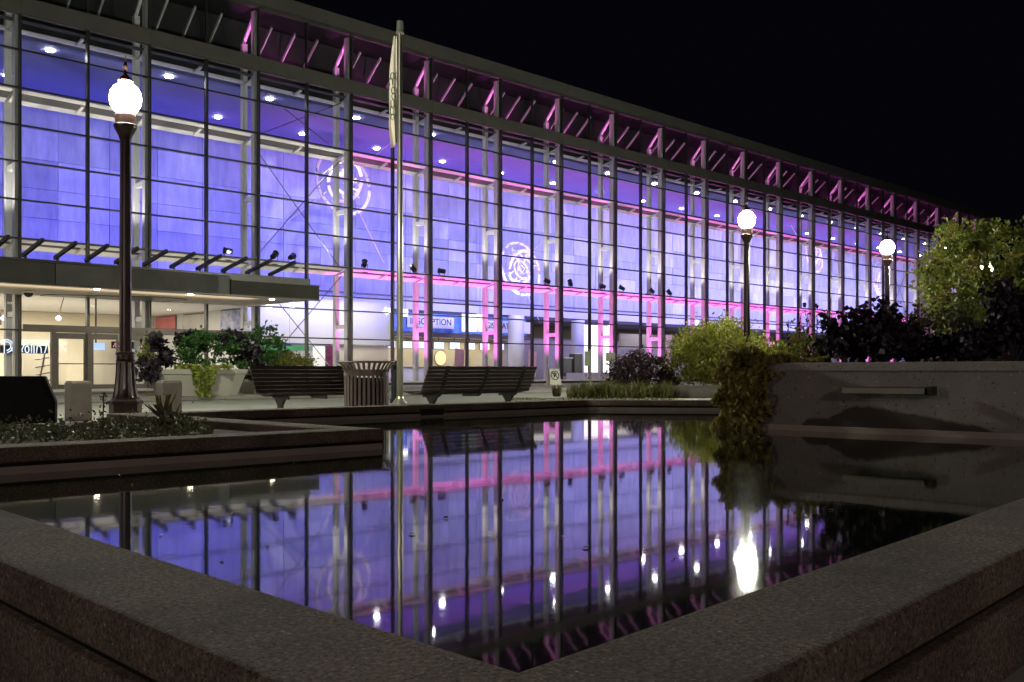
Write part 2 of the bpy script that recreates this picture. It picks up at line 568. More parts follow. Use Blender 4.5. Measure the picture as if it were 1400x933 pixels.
# near walls: inner edge follows the water; the strip lies outside it
pool_wall([(NEAR[0] + rdir.x * 11, NEAR[1] + rdir.y * 11), NEAR, (NEAR[0] + 0.02, PEN_V + 4)], 'rough concrete pool edge nearest the viewer, bent to a corner below the water', 1, 0.33, M['coping'])
pool_wall([(NEAR[0] + 0.025, PEN_V), (PEN_U, PEN_V), (PEN_U - 0.15, FAR_V - 0.003)], 'concrete pool edge with a square end, in front of the low flower bed', 1, 0.34)
pool_wall([(PEN_U - 0.15 - 0.36, FAR_V), CORN, (CH[0] + 1.6, CH[1] - 1.45)], 'concrete pool edge on the far side, in front of the benches and the bin', 1, 0.38)
# drain grate set in the far wall
dg = thing('drain_grate', (9.0, FAR_V - 0.02, 0.16), 'dark slotted drain grate low in the far pool edge under the flagpole', 'grate')
g0 = P(574, 14.75, 0)[0]
for k in range(9):
    bx('bar', g0 - 0.2 + k * 0.05, g0 - 0.175 + k * 0.05, FAR_V - 0.028, FAR_V - 0.004, 0.165, 0.245, M['black'], dg)
bx('frame', g0 - 0.23, g0 + 0.24, FAR_V - 0.03, FAR_V - 0.004, 0.248, 0.262, M['black'], dg)
# flower bed soil behind the near-left pool edge
b = MB(); b.prism([(NEAR[0] - 8, PEN_V + 0.34), (PEN_U - 0.45, PEN_V + 0.34), (PEN_U - 0.6, FAR_V), (NEAR[0] - 8, FAR_V)], 0.003, 0.25)
tag(b.build('flower_bed', M['soil']), kind='structure')

# ------------------------------------------------------------------ raised planter wall on the right, with water spout
rp = thing('planter_wall', (WEND[0], WEND[1], 0), 'tall raised concrete planter wall rising from the water with a coping line', 'wall')
back = (WEND[0] + 7.0, WEND[1] + 0.6)
b, _ = wall_run('x', [WNEAR, WEND, back], 0.35, 0.82, 0.92, None, rp, -1)
b.build('coping', M['concrete'], rp, bevel=0.012)
sh = 0.012
nrm = Vector((-_d.y, _d.x))
if nrm.x > 0: nrm = -nrm
inn = lambda q, k: (q[0] - nrm.x * k, q[1] - nrm.y * k)
b, _ = wall_run('x', [inn(WNEAR, sh), (inn(WEND, sh)[0], inn(WEND, sh)[1] - sh), (back[0], back[1] - sh)], 0.33, 0.20, 0.822, None, rp, -1)
# the wall face carries a dark wet stain below the spout: a stain with its own outline
mw = noisy('stained_concrete', (0.165, 0.148, 0.138), (0.27, 0.243, 0.228), 1.1, 0.85, bump=0.6, bscale=40,
           fleck=((0.40, 0.37, 0.34), (0.10, 0.088, 0.08), 0.995, 0.972), fscale=60)
SP = Vector(((WL[0] + WR[0]) / 2, (WL[1] + WR[1]) / 2, 0))
spx = P(1158, 10.62, 0)
spx = Vector((spx[0], spx[1], 0))
gN = N(mw, 'ShaderNodeNewGeometry')
sv = N(mw, 'ShaderNodeVectorMath', operation='SUBTRACT'); sv.inputs[1].default_value = spx
L(mw, gN.outputs['Position'], sv.inputs[0])
dt = N(mw, 'ShaderNodeVectorMath', operation='DOT_PRODUCT'); dt.inputs[1].default_value = (_d.x, _d.y, 0)
L(mw, sv.outputs[0], dt.inputs[0])
sz = N(mw, 'ShaderNodeSeparateXYZ'); L(mw, gN.outputs['Position'], sz.inputs[0])
cv = N(mw, 'ShaderNodeFloatCurve')
mr = N(mw, 'ShaderNodeMapRange'); mr.inputs['From Min'].default_value = -1.0; mr.inputs['From Max'].default_value = 2.0
L(mw, dt.outputs['Value'], mr.inputs['Value'])
L(mw, mr.outputs[0], cv.inputs['Value'])
pts_c = [(0.0, 0.0), (0.13, 0.0), (0.16, 0.09), (0.24, 0.10), (0.30, 0.20), (0.35, 0.25), (0.42, 0.235), (0.56, 0.165), (0.70, 0.10), (0.78, 0.06), (0.82, 0.0), (1.0, 0.0)]
cm = cv.mapping.curves[0]
while len(cm.points) < len(pts_c): cm.points.new(0.5, 0.5)
for i, (x, y) in enumerate(pts_c): cm.points[i].location = (x, y); cm.points[i].handle_type = 'VECTOR'
cv.mapping.update()
h = N(mw, 'ShaderNodeMath', operation='ADD'); h.inputs[1].default_value = 0.2
L(mw, cv.outputs[0], h.inputs[0])
ns = N(mw, 'ShaderNodeTexNoise', Scale=9.0, Detail=4.0); L(mw, gN.outputs['Position'], ns.inputs['Vector'])
nm = N(mw, 'ShaderNodeMath', operation='MULTIPLY_ADD'); nm.inputs[1].default_value = 0.06; L(mw, ns.outputs['Fac'], nm.inputs[0])
L(mw, h.outputs[0], nm.inputs[2])
ltn = N(mw, 'ShaderNodeMath', operation='SUBTRACT'); L(mw, nm.outputs[0], ltn.inputs[0]); L(mw, sz.outputs['Z'], ltn.inputs[1])
st = ramp(mw, ltn.outputs[0], [(0.022, (0, 0, 0)), (0.05, (1, 1, 1))])
pb = mw.node_tree.nodes['Principled BSDF']
old = pb.inputs['Base Color'].links[0].from_socket
mxs = N(mw, 'ShaderNodeMixRGB'); L(mw, st, mxs.inputs[0]); L(mw, old, mxs.inputs[1]); mxs.inputs[2].default_value = (0.05, 0.043, 0.038, 1)
L(mw, mxs.outputs[0], pb.inputs['Base Color'])
b.build('wall_face', mw, rp)
b, _ = wall_run('x', [(WNEAR[0], WNEAR[1]), WEND, back], 0.34, 0.0, 0.205, None, rp, -1)
b.build('base_course', M['poolwall'], rp, bevel=0.006)
# spout
spt = thing('water_spout', tuple(spx + Vector((nrm.x * .05, nrm.y * .05, 0.62))), 'long metal water spout sticking out of the raised planter wall', 'spout')
e0 = spx; e1 = spx + Vector((_d.x, _d.y, 0)) * 0.86
n3 = Vector((nrm.x, nrm.y, 0))
for (a0, z0, a1, z1) in ((0.0, 0.655, 0.13, 0.645), (0.13, 0.645, 0.15, 0.585),):
    mb = MB(); p0 = e0 + n3 * a0; p1 = e1 + n3 * a0; q0 = e0 + n3 * a1; q1 = e1 + n3 * a1
    th = Vector((0, 0, 0.012)) if a0 == 0 else n3 * 0.012
    vs = [p0 + Vector((0, 0, z0)), p1 + Vector((0, 0, z0)), q1 + Vector((0, 0, z1)), q0 + Vector((0, 0, z1))]
    mb.add(vs + [p - th for p in vs], [(0, 1, 2, 3), (7, 6, 5, 4), (0, 4, 5, 1), (1, 5, 6, 2), (2, 6, 7, 3), (3, 7, 4, 0)])
    mb.build('lip' if a0 else 'hollow_plate', M['spout'] if a0 else M['black'], spt)  # top plate coloured black for the shade in the hollow behind the lip
mb = MB(); q = e0 + n3 * 0.003
mb.add([e0 + n3 * .006 + Vector((0, 0, .575)), e1 + n3 * .006 + Vector((0, 0, .575)), e1 + n3 * .006 + Vector((0, 0, .64)), e0 + n3 * .006 + Vector((0, 0, .64)),
        e0 - n3 * .01 + Vector((0, 0, .575)), e1 - n3 * .01 + Vector((0, 0, .575)), e1 - n3 * .01 + Vector((0, 0, .64)), e0 - n3 * .01 + Vector((0, 0, .64))],
       [(0, 1, 2, 3), (7, 6, 5, 4), (0, 4, 5, 1), (1, 5, 6, 2), (2, 6, 7, 3), (3, 7, 4, 0)])
mb.build('slot', M['black'], spt)
mb = MB(); ec = e1 + Vector((_d.x, _d.y, 0)) * 0.03
mb.bar(ec + Vector((0, 0, .57)), ec + Vector((0, 0, .665)), 0.05, 0.17, up=(nrm.x, nrm.y, 0))
mb.build('end_cap', M['canopy'], spt)
# soil in the raised planter
b = MB(); b.prism([(WNEAR[0] + .3, WNEAR[1]), (WEND[0] + .25, WEND[1] - .3), (back[0], back[1] - .3), (back[0] + 4, back[1] - 9)], 0.003, 0.86)
tag(b.build('planter_soil', M['soil']), kind='structure')

# ------------------------------------------------------------------ the glass hall
FV = 39.6
BAY = 5.07
U_ = lambda i: 17.6 + BAY * i
I0, I1 = -4, 19
ZT = [0.30, 2.40, 3.78, 4.45, 5.89, 7.36, 8.81, 10.20, 11.62, 13.07, 14.40]
UL, UR = U_(I0), U_(I1)
B = thing('glass_hall', (55, FV, 0), 'long glass fronted hall glowing blue and magenta from inside under a grey roof edge', 'building')
# panes
far_panes = MB()
npane = 0
order = []
for hb in range((I1 - I0) * 2):
    x0 = UL + hb * BAY / 2; x1 = x0 + BAY / 2
    for r in range(len(ZT)):
        z0, z1 = (ZT[r], ZT[r + 1]) if r < len(ZT) - 1 else (15.07, 17.32)
        if r == 0 and 13.7 < (x0 + x1) / 2 and x1 < 17.7 + 0.1 and x0 > 12.4: continue   # entrance doors stand here
        order.append((x0, x1, z0, z1))
order.sort(key=lambda q: (q[0] < 10.0, math.hypot(q[0], FV)))
for (x0, x1, z0, z1) in order:
    if npane < 298:
        bx('glass_pane', x0 + 0.055, x1 - 0.055, FV - 0.006, FV + 0.006, z0 + 0.035, z1 - 0.035, M['glass'], B)
        npane += 1
    else:
        far_panes.box(x0 + 0.055, x1 - 0.055, FV - 0.006, FV + 0.006, z0 + 0.035, z1 - 0.035)
o = far_panes.build('distant_glazing', M['glass'], B); o['kind'] = 'stuff'
# mullions, posts, ladders, struts
for i in range(I0, I1 + 1):
    u = U_(i)
    bx('mullion', u - 0.04, u + 0.04, FV - 0.10, FV + 0.08, 0.12, 17.3, M['mullion'], B)
    bx('post', u - 0.13, u + 0.07, FV + 0.14, FV + 0.42, 0.12, 17.2, M['post'], B)
    bx('inner_post', u - 0.15, u + 0.08, FV + 1.12, FV + 1.36, 0.12, 15.95, M['steel'], B)
    for z in (3.02, 8.70):
        bx('rung', u - 0.12, u + 0.06, FV + 0.423, FV + 1.117, z - 0.1, z + 0.1, M['steel'], B)
    m_ = MB(); m_.bar((u - 0.03, FV + 1.30, 15.98), (u - 0.03, FV + 0.30, 17.1), 0.13, 0.10)
    m_.build('strut', M['steel'], B)
    if i < I1:
        um = u + BAY / 2
        bx('mullion', um - 0.05, um + 0.05, FV - 0.10, FV + 0.10, 0.12, 14.5, M['mullion'], B)
        bx('mullion', um - 0.03, um + 0.03, FV - 0.05, FV + 0.08, 15.05, 17.3, M['mullion'], B)
        for k in (1, 2, 3):
            ur = u + BAY * k / 4
            m_ = MB(); m_.bar((ur, FV + 2.2, 15.95), (ur, FV + 1.0, 17.0), 0.07, 0.12)
            m_.build('rafter', M['rafter'], B)
        for z in ZT[1:-1]:
            bx('transom', u + 0.04, um - 0.05, FV - 0.075, FV + 0.055, z - 0.032, z + 0.032, M['mullion'], B)
            bx('transom', um + 0.05, u + BAY - 0.04, FV - 0.075, FV + 0.055, z - 0.032, z + 0.032, M['mullion'], B)
        # ledges: sloping strips between the two posts, open in the middle on the upper level, closed below
        xa, xb = u + 0.11, u + BAY - 0.16
        def strip(nm, y0, z0, y1, z1, m, th=0.05):
            q = MB()
            vs = [(xa, y0, z0), (xb, y0, z0), (xb, y1, z1), (xa, y1, z1)]
            q.add([(p[0], p[1], p[2] + th) for p in vs] + vs, [(0, 1, 2, 3), (7, 6, 5, 4), (0, 4, 5, 1), (1, 5, 6, 2), (2, 6, 7, 3), (3, 7, 4, 0)])
            q.build(nm, m, B)
        sl = lambda y, zt, dz: zt - dz * (y - 0.2) / 1.1
        for (zt, dz, parts_) in ((11.60, 0.30, ((0.20, 0.46, 'steel'), (0.50, 0.94, 'fascia'), (0.98, 1.30, 'steel'))), (5.86, 0.26, ((0.20, 0.50, 'steel'), (0.53, 0.75, 'fascia'), (0.78, 1.30, 'steel'))),
                                 (14.26, 0.16, ((0.20, 0.40, 'fascia'), (1.0, 1.30, 'steel')))):
            for (ya, yb, mm) in parts_:
                strip('ledge_strip', FV + ya, sl(ya, zt, dz), FV + yb, sl(yb, zt, dz), M[mm])
            for uu in (um, u):
                q = MB(); q.bar((uu - .02, FV + .45, sl(.45, zt, dz) - .05), (uu - .02, FV + 1.1, sl(1.1, zt, dz) - .05), 0.12, 0.08); q.build('ledge_tie', M['steel'], B)
        bx('beam', u, u + BAY - 0.012, FV - 0.16, FV + 0.10, 14.42, 15.06, M['fascia'], B)
        bx('roof_fascia', u, u + BAY - 0.012, FV - 0.45, FV + 0.2, 17.32, 17.95, M['fascia'], B)
        bx('sill', u + 0.04, u + BAY - 0.04, FV - 0.1, FV + 0.12, 0.245, 0.33, M['steel'], B) if not 12 < u < 13 else None
        bx('base_course', u, u + BAY - 0.004, FV - 0.06, FV + 0.13, 0.0, 0.24, M['mullion'], B) if not 12 < u < 13 else None
# tie rods crossing some bays
def cross(i, lv):
    for (za, zb) in lv:
        for (a, c) in ((za, zb), (zb, za)):
            m_ = MB(); m_.tube([(U_(i) + .1, FV + 0.75, a), (U_(i + 1) - .1, FV + 0.75, c)], 0.022, 6)
            m_.build('tie_rod', M['darkrod'], B)
cross(1, ((11.6, 14.1), (5.9, 11.3), (0.4, 5.5)))
cross(14, ((11.6, 14.1), (5.9, 11.3)))
# roof, hidden upper void, hall ceiling, walls, floor
bx('roof_deck', UL - .5, UR + .5, FV + 0.21, FV + 14.0, 17.55, 17.9, M['black'], B)
m_ = MB(); m_.box(UL, UR, FV + 2.6, FV + 2.75, 14.32, 17.5)
m_.build('void_wall', M['darkpanel'], B)
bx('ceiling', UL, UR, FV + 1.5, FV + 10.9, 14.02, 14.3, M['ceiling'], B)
WV = 50.0
for hb in range((I1 - I0) * 2):
    x0 = UL + hb * BAY / 2
    if x0 + BAY / 2 < 8: continue
    for r in range(6):
        mm = M['wallpanels'][random.choice((0, 0, 1, 2))]
        dy = random.choice((0.0, 0.008, 0.016, 0.03))
        bx('wall_panel', x0 + 0.011, x0 + BAY / 2 - 0.011, WV + dy, WV + 0.1 + dy, 5.42 + r * 1.432 + 0.011, 5.42 + (r + 1) * 1.432 - 0.011, mm, B)
bx('wall', UL, UR, WV + 0.13, WV + 0.4, 5.2, 14.3, M['greywall'], B)
bx('wall_ledge', UL, UR, WV - 0.12, WV - 0.004, 5.62, 5.72, M['bronze'], B)
bx('wall_base', UL, UR, WV - 0.06, WV + 0.12, 4.86, 5.415, M['greywall'], B)
bx('side_wall', UR + .02, UR + .4, FV + 0.2, FV + 11, 0.1, 17.5, M['greywall'], B)
bx('side_wall', UL - .4, UL - .02, FV + 0.2, FV + 18, 0.1, 17.5, M['greywall'], B)
bx('floor', UL, UR, FV + 0.14, FV + 20, 0.0, 0.10, M['floor'], B)
bx('lower_ceiling', 25.6, UR, FV + 10.5, FV + 20, 4.6, 4.855, M['darkpanel'], B)
bx('back_wall', 25.6, UR, FV + 17.0, FV + 17.3, 0.1, 4.6, M['olive'], B)
# left lobby with its own low ceiling
bx('lobby_ceiling', UL, 25.4, FV + 5.0, FV + 20, 4.12, 4.6, M['white'], B)
bx('lobby_wall', UL, 25.4, FV + 17.0, FV + 17.3, 0.1, 4.1, M['cream'], B)
bx('lobby_side_wall', 25.42, 25.6, FV + 6.0, FV + 20, 0.1, 4.83, M['greywall'], B)
# grey wall panels beside the lobby
for k, (a, c) in enumerate(((25.6, 28.2), (28.2, 31.1), (31.1, 35.0))):
    bx('partition_panel', a + .01, c - .01, FV + 6.4, FV + 6.5, 2.35, 4.82, M['greywall'], B)
bx('partition_panel', 28.6, 31.0, FV + 6.8, FV + 6.9, 0.1, 2.3, M['white'], B)
bx('partition_panel', 31.0, 35.0, FV + 6.6, FV + 6.7, 0.1, 2.33, M['cream'], B)
bx('partition_trim', 25.8, 29.4, FV + 6.3, FV + 6.38, 1.95, 2.2, noisy('green_trim', (0.05, 0.3, 0.1), (0.07, 0.36, 0.13), 1, 0.5), B)
bx('green_panel', 35.0, 35.12, FV + 6.2, FV + 6.9, 2.3, 4.6, noisy('green_print', (0.3, 0.5, 0.1), (0.6, 0.65, 0.2), 1.5, 0.5), B)
# reception zone
bx('reception_header', 36.5, 50.0, FV + 9.3, FV + 9.6, 3.05, 3.3, M['bronze'], B)
bx('reception_back', 36.5, 50.0, FV + 12.0, FV + 12.2, 0.1, 3.3, M['olive'], B)
bx('reception_ceiling', 36.5, 50.0, FV + 9.61, FV + 11.99, 3.1, 3.28, M['white'], B)
cxu = P(742, 64, 0)
m_ = MB(); m_.lathe([(0.55, 0.1), (0.55, 4.6)], 24, (cxu[0], FV + 7.2, 0)); m_.build('column', M['greywall'], B, smooth=False)
cxu2 = P(803, 70, 0)
m_ = MB(); m_.lathe([(0.5, 0.1), (0.5, 4.6)], 20, (cxu2[0] + 1.2, FV + 8.6, 0)); m_.build('column', M['white'], B)
# ceiling downlights
DL = CACHE['dl'] = None
m_ = MB(); m_.lathe([(0.16, -0.05), (0.16, 0.0)], 14); dl_me = m_.mesh('downlight', M['downlight'])
m_ = MB(); m_.lathe([(0.2, -0.02), (0.2, 0.0)], 14); ring_me = m_.mesh('downlight_rim', M['steel'])
for k in range(-3, 20):
    for (uu, vv) in ((14.4 + BAY * k, 41.8), (24.4 + BAY * (k - 2), 46.7)):
        if UL < uu < UR - 1:
            link('downlight', dl_me, B, (uu, vv, 14.015))
for k in range(-2, 19):
    uu = 19.2 + BAY * k
    if UL < uu < UR - 1:
        spot('wall_downlight', (uu, 49.5, 14.0), (uu, 49.9, 9), 120, (0.85, 0.85, 1.0), 60, 0.9, 0.1)

# blue wall washers along the walkway
for i in range(-1, I1):
    t = min(max((U_(i) - 20) / 45, 0), 1)
    c = (0.105 + 0.33 * t, 0.078 + 0.31 * t, 1.0)
    spot('blue_wall_washer', (U_(i) + BAY / 2, FV + 1.4, 6.1), (U_(i) + BAY / 2, WV, 8.9), 2750 * (1 + 0.85 * t), c, 122, 1.0, 0.2)
# magenta uplights at the foot of each post and on the walkway
for i in range(2, I1):
    pk = (1.0, 0.16, 0.76)
    for du, pw in ((1.05, 2000), (2.5, 1500), (3.9, 2000)):
        spot('magenta_uplight', (U_(i) + du, FV + 0.13, 0.35), (U_(i) + du, FV + 0.45, 6), pw, pk, 92, 1.0, 0.08)
    for du in (1.3, 3.6):
        spot('magenta_uplight', (U_(i) + du, FV + 0.3, 6.1), (U_(i) + du, FV + 0.0, 11.4), 2000, pk, 34, 1.0, 0.08)
        spot('magenta_uplight', (U_(i) + du, FV + 0.7, 11.75), (U_(i) + du, FV + 0.2, 14.2), 190, pk, 46, 1.0, 0.08)
for i in range(1, I1):
    spot('magenta_uplight', (U_(i) - 0.5, FV + 0.7, 14.45), (U_(i) - .05, FV + 0.8, 16.6), 520, pk, 40, 0.8, 0.08)
    spot('magenta_uplight', (U_(i) + 2.2, FV + 0.6, 14.45), (U_(i) + 2.4, FV + 1.9, 16.2), 260, pk, 92, 1.0, 0.08)
for i in range(-2, 2):  # unseen warm white spots added to brighten the left posts and ledges
    wc = (1.0, 0.90, 0.70)
    for du in (1.3, 3.6):
        spot('white_fill_spot', (U_(i) + du, FV + 0.3, 6.1), (U_(i) + du, FV + 0.1, 11.4), 900, wc, 42, 1.0, 0.08)
        spot('white_fill_spot', (U_(i) + du, FV + 0.4, 4.0 if i < 1 else 0.4), (U_(i) + du, FV + 0.6, 6), 90 if i < 1 else 420, wc, 100, 1.0, 0.08)
for i in range(-2, I1):
    spot('post_fill_spot', (U_(i) - 1.3, FV + 0.35, 6.1), (U_(i), FV + 0.95, 9.0), 620, (1, .93, .84), 66, 1.0, 0.1)  # added fill spot that whitens the posts, no fixture behind it
# warm light in the lobby and the ground floor
area('lobby_light', (12, FV + 10, 4.05), 20, 8, 3400, (1.0, 0.90, 0.70))
area('lobby_light', (30, FV + 4.6, 4.7), 8, 1.5, 260, (1.0, 0.93, 0.85), (0, 0.35, -1))
area('reception_light', (43, FV + 10.6, 3.05), 12, 1.2, 620, (1.0, 0.85, 0.6))
area('ground_floor_light', (70, FV + 12, 4.5), 40, 4, 480, (1.0, 0.85, 0.75))
spot('banner_light', (43, FV + 3, 5.4), (43, FV + 9.3, 4.0), 900, (1.0, 0.95, 0.95), 110, 0.8, 0.2)

# entrance: doors and canopy (parts of the hall)
def door(x0, x1, open_=False):
    d = bx('door', x0, x0 + 0.09, FV - 0.03, FV + 0.03, 0.13, 2.33, M['bronze'], B)
    bx('stile', x1 - 0.09, x1, FV - 0.03, FV + 0.03, 0.13, 2.33, M['bronze'], d)
    bx('rail', x0 + 0.09, x1 - 0.09, FV - 0.03, FV + 0.03, 0.13, 0.30, M['bronze'], d)
    bx('rail', x0 + 0.09, x1 - 0.09, FV - 0.03, FV + 0.03, 2.10, 2.33, M['bronze'], d)
    bx('pane', x0 + 0.09, x1 - 0.09, FV - 0.006, FV + 0.006, 0.30, 2.10, M['glass'], d)
    bx('push_bar', x0 + 0.05, x1 - 0.05, FV - 0.09, FV - 0.05, 1.10, 1.14, M['mullion'], d)
for (a, c) in ((13.86, 15.0), (15.2, 16.3), (16.36, 17.46)):
    door(a, c)
bx('door_frame', 13.66, 13.84, FV - 0.08, FV + 0.08, 0.12, 2.36, M['bronze'], B)
bx('door_frame', 15.02, 15.18, FV - 0.13, FV + 0.11, 0.12, 2.36, M['bronze'], B)
bx('door_head', 12.6, 22.2, FV - 0.16, FV - 0.105, 2.34, 2.62, M['bronze'], B)
bx('side_pane', 12.62, 13.65, FV - 0.006, FV + 0.006, 0.3, 2.33, M['glass'], B)
bx('threshold', 12.6, 17.6, FV - 0.12, FV + 0.13, 0.0, 0.127, M['mullion'], B)

CV = 34.0
CL, CR = 2.0, 22.25
cnp = bx('entrance_canopy', CL, CR - .1, CV + 0.21, FV - 0.11, 4.1, 4.29, M['fascia'], B)
cnp['label'] = 'dark metal canopy over the entrance with fins tilted up along its roof'
segs = [(CL, 6.5), (6.5, 11.4), (11.9, 17.8), (18.3, CR)]
for (a, c) in segs:
    mm = M['canopypanel'] if a == 11.9 else M['canopy']
    bx('fascia_panel', a + .006, c - .006, CV + (0.03 if a == 11.9 else 0.0), CV + 0.08, 3.76, 4.44 if c < 18.2 else 4.30, mm, cnp)
for (a, c) in ((11.4, 11.9), (17.8, 18.3)):
    bx('fascia_recess', a, c, CV + 0.06, CV + 0.10, 3.76, 4.44, M['black'], cnp)
bx('top_plate', CL, 18.3, CV - 0.06, CV + 0.2, 4.445, 4.53, M['mullion'], cnp)
bx('top_plate', 18.302, CR - 0.15, CV + 0.45, CV + 0.7, 4.33, 4.62, M['mullion'], cnp)
bx('top_plate', 18.302, CR + 0.03, CV - 0.04, CV + 0.35, 4.303, 4.34, M['mullion'], cnp)
bx('bottom_trim', CL, CR, CV - 0.03, CV + 0.09, 3.70, 3.757, M['mullion'], cnp)
bx('end_panel', CR - .08, CR, CV + 0.09, FV - 0.11, 3.76, 4.30, M['canopy'], cnp)
bx('soffit', CL, CR - .09, CV + 0.10, FV - 0.11, 3.74, 3.80, M['soffit'], cnp)
for (a, c) in ((5.0, 11.0), (12.2, 18.2)):
    m_ = MB(); m_.prism([(a + 1.0, FV - 0.2), (c, FV - 0.2), (c, FV - 2.2), (c - 1.2, FV - 2.9), (a + 1.0, FV - 1.0)], 3.715, 3.738)
    m_.build('soffit_inset', M['darkpanel'], cnp)
m_ = MB(); m_.lathe([(0.09, -0.02), (0.09, 0.0)], 12); cl_me = m_.mesh('soffit_light', M['canlight'])
for k in range(5):
    link('soffit_light', cl_me, cnp, (6.6 + k * 3.5, CV + 0.9, 3.738))
area('soffit_glow', (13, CV + 1.3, 3.55), 14, 1.2, 70, (1.0, 0.82, 0.55), (0, 0.5, 1))
for k in range(13):
    t0 = P(32, 1, 0)
    ub = 11.55 + (k - 1) * 1.075
    if ub > CR - .3: break
    m_ = MB(); m_.bar((ub, CV + 2.2, 4.86), (ub, CV + 0.2, 5.22), 0.10, 0.13)
    m_.build('tilted_fin', M['mullion'], cnp)
    bx('fin_post', ub - .03, ub + .03, CV + 1.85, CV + 1.95, 4.292, 4.82, M['mullion'], cnp)
dc = thing('dome_camera', tuple(P(39, 36.0, 3.7)), 'black dome security camera hanging under the entrance canopy', 'camera')
dp = P(39, 35.2, 0)
WORLD[dc.name] = Vector((dp[0], dp[1], 3.70)); dc.location = WORLD[dc.name]
m_ = MB(); m_.lathe([(0.2, 0.0), (0.2, -0.04)], 16, (dp[0], dp[1], 3.70)); m_.build('mount', M['white'], dc)
m_ = MB(); m_.lathe([(0.165, -0.04), (0.155, -0.1), (0.11, -0.165), (0.04, -0.195)], 16, (dp[0], dp[1], 3.70)); m_.build('dome', M['black'], dc, smooth=True)

# pier and brick building at the far right end
pp = P(1274, 92, 0)
t = thing('stone_pier', (pp[0], pp[1], 0), 'plain grey stone pier standing before the far right end of the hall', 'pier')
m_ = MB(); m_.box(pp[0] - .8, pp[0] + .8, pp[1] - .8, pp[1] + .8, 0.0, 11.3); m_.build('shaft', M['pier'], t)
m_ = MB(); m_.box(pp[0] - .9, pp[0] + .9, pp[1] - .9, pp[1] + .9, 11.302, 11.7); m_.build('cap', M['pier'], t)
bp = P(1290, 96, 0)
t = thing('brick_annex', (bp[0], bp[1], 0), 'low red brick annex behind the tree at the end of the hall', 'building')
m_ = MB(); m_.box(bp[0] + .5, bp[0] + 12, bp[1] - 2.5, bp[1] + 1.0, 0.0, 7.2); m_.build('wall', M['brick'], t)
for k in range(3):
    bx('window', bp[0] + 1 + k * 2.6, bp[0] + 2.4 + k * 2.6, bp[1] - 2.56, bp[1] - 2.48, 4.4, 6.2, emis('annex_window', (0.8, 0.5, 0.8), 0.35) if k == 0 else M['darkpanel'], t)
bx('coping', bp[0] + .45, bp[0] + 12.05, bp[1] - 2.6, bp[1] + 1.05, 7.203, 7.4, M['pier'], t)

# ------------------------------------------------------------------ things inside the hall
def facing(o):   # text drawn in XY stands upright facing -Y
    o.rotation_euler = (R(90), 0, 0)
    return o
bn = noisy('banner_print', (0.02, 0.06, 0.3), (0.2, 0.4, 0.75), 0.9, 0.5, detail=2)
t = thing('reception_banner', (43, FV + 9.2, 3.3), 'long blue patterned banner with two lettered plates over the reception desks', 'banner')
bx('cloth', 36.6, 49.2, FV + 9.20, FV + 9.24, 3.35, 4.56, bn, t)
us = [P(px, 1, 0) for px in (0,)]
def u_at(px, v):
    k = (px - 700) / FPX
    Y = v / (-k * math.cos(HEAD) + math.sin(HEAD))
    return Y * (k * math.sin(HEAD) + math.cos(HEAD)), Y
a0, a1 = u_at(557, FV + 9.1)[0], u_at(621, FV + 9.1)[0]
bx('plate', a0, a1, FV + 9.12, FV + 9.16, 3.62, 4.36, M['white'], t)
me = text_mesh('INSCRIPTION', 0.58, M['signink'], 'lettering', bold=0.006)
facing(link('lettering', me, t, ((a0 + a1) / 2, FV + 9.11, 4.02)))
a0, a1 = u_at(652, FV + 9.1)[0], u_at(714, FV + 9.1)[0]
bx('plate', a0, a1 + 1.2, FV + 9.12, FV + 9.16, 3.50, 4.30, M['white'], t)
me = text_mesh('REGISTRATION', 0.58, M['signink'], 'lettering', bold=0.006)
facing(link('lettering', me, t, ((a0 + a1) / 2, FV + 9.11, 3.95)))
# hanging screens
t = thing('hanging_screen', (*P(641, 60, 3.6)[:2], 3.6), 'large pale hanging screen with a magenta side before the reception banner', 'screen')
sx0, sx1, sx2 = u_at(632, FV + 6.5)[0], u_at(651.5, FV + 6.5)[0], u_at(661.5, FV + 6.5)[0]
bx('panel', sx0, sx1, FV + 6.5, FV + 6.55, 3.35, 4.45, M['screenw'], t)
bx('panel', sx1 + .02, sx2, FV + 6.5, FV + 6.55, 3.37, 4.5, M['screenp'], t)
bx('hanger', sx0 + .3, sx0 + .33, FV + 6.51, FV + 6.53, 4.45, 13.9, M['darkrod'], t)
bx('hanger', sx2 - .33, sx2 - .3, FV + 6.51, FV + 6.53, 4.5, 13.9, M['darkrod'], t)
for k, px in enumerate((533, 556, 579, 600.5, 622, 643, 663, 683, 702)):
    uu = u_at(px, FV + 9.8)[0]
    s = thing('monitor', (uu, FV + 9.8, 2.35), 'small bright monitor over the reception desks, %s of the row of nine' % ('leftmost', 'second from the left', 'third from the left', 'fourth from the left', 'middle one', 'fourth from the right', 'third from the right', 'second from the right', 'rightmost')[k], 'monitor', 'monitors over the reception desks')
    bx('screen', uu - .42, uu + .42, FV + 9.8, FV + 9.84, 2.32, 2.78, M['screen'], s)
    bx('housing', uu - .45, uu + .45, FV + 9.845, FV + 9.91, 2.29, 2.81, M['black'], s)
    bx('bracket', uu - .03, uu + .03, FV + 9.86, FV + 9.9, 2.812, 3.1, M['black'], s)
t = thing('reception_desk', (43, FV + 10, 0.1), 'long low reception desk under the row of small monitors', 'desk')
bx('front', 36.8, 49.4, FV + 10.0, FV + 10.1, 0.1, 1.05, M['white'], t)
bx('top', 36.7, 49.5, FV + 9.9, FV + 10.7, 1.052, 1.1, M['bronze'], t)
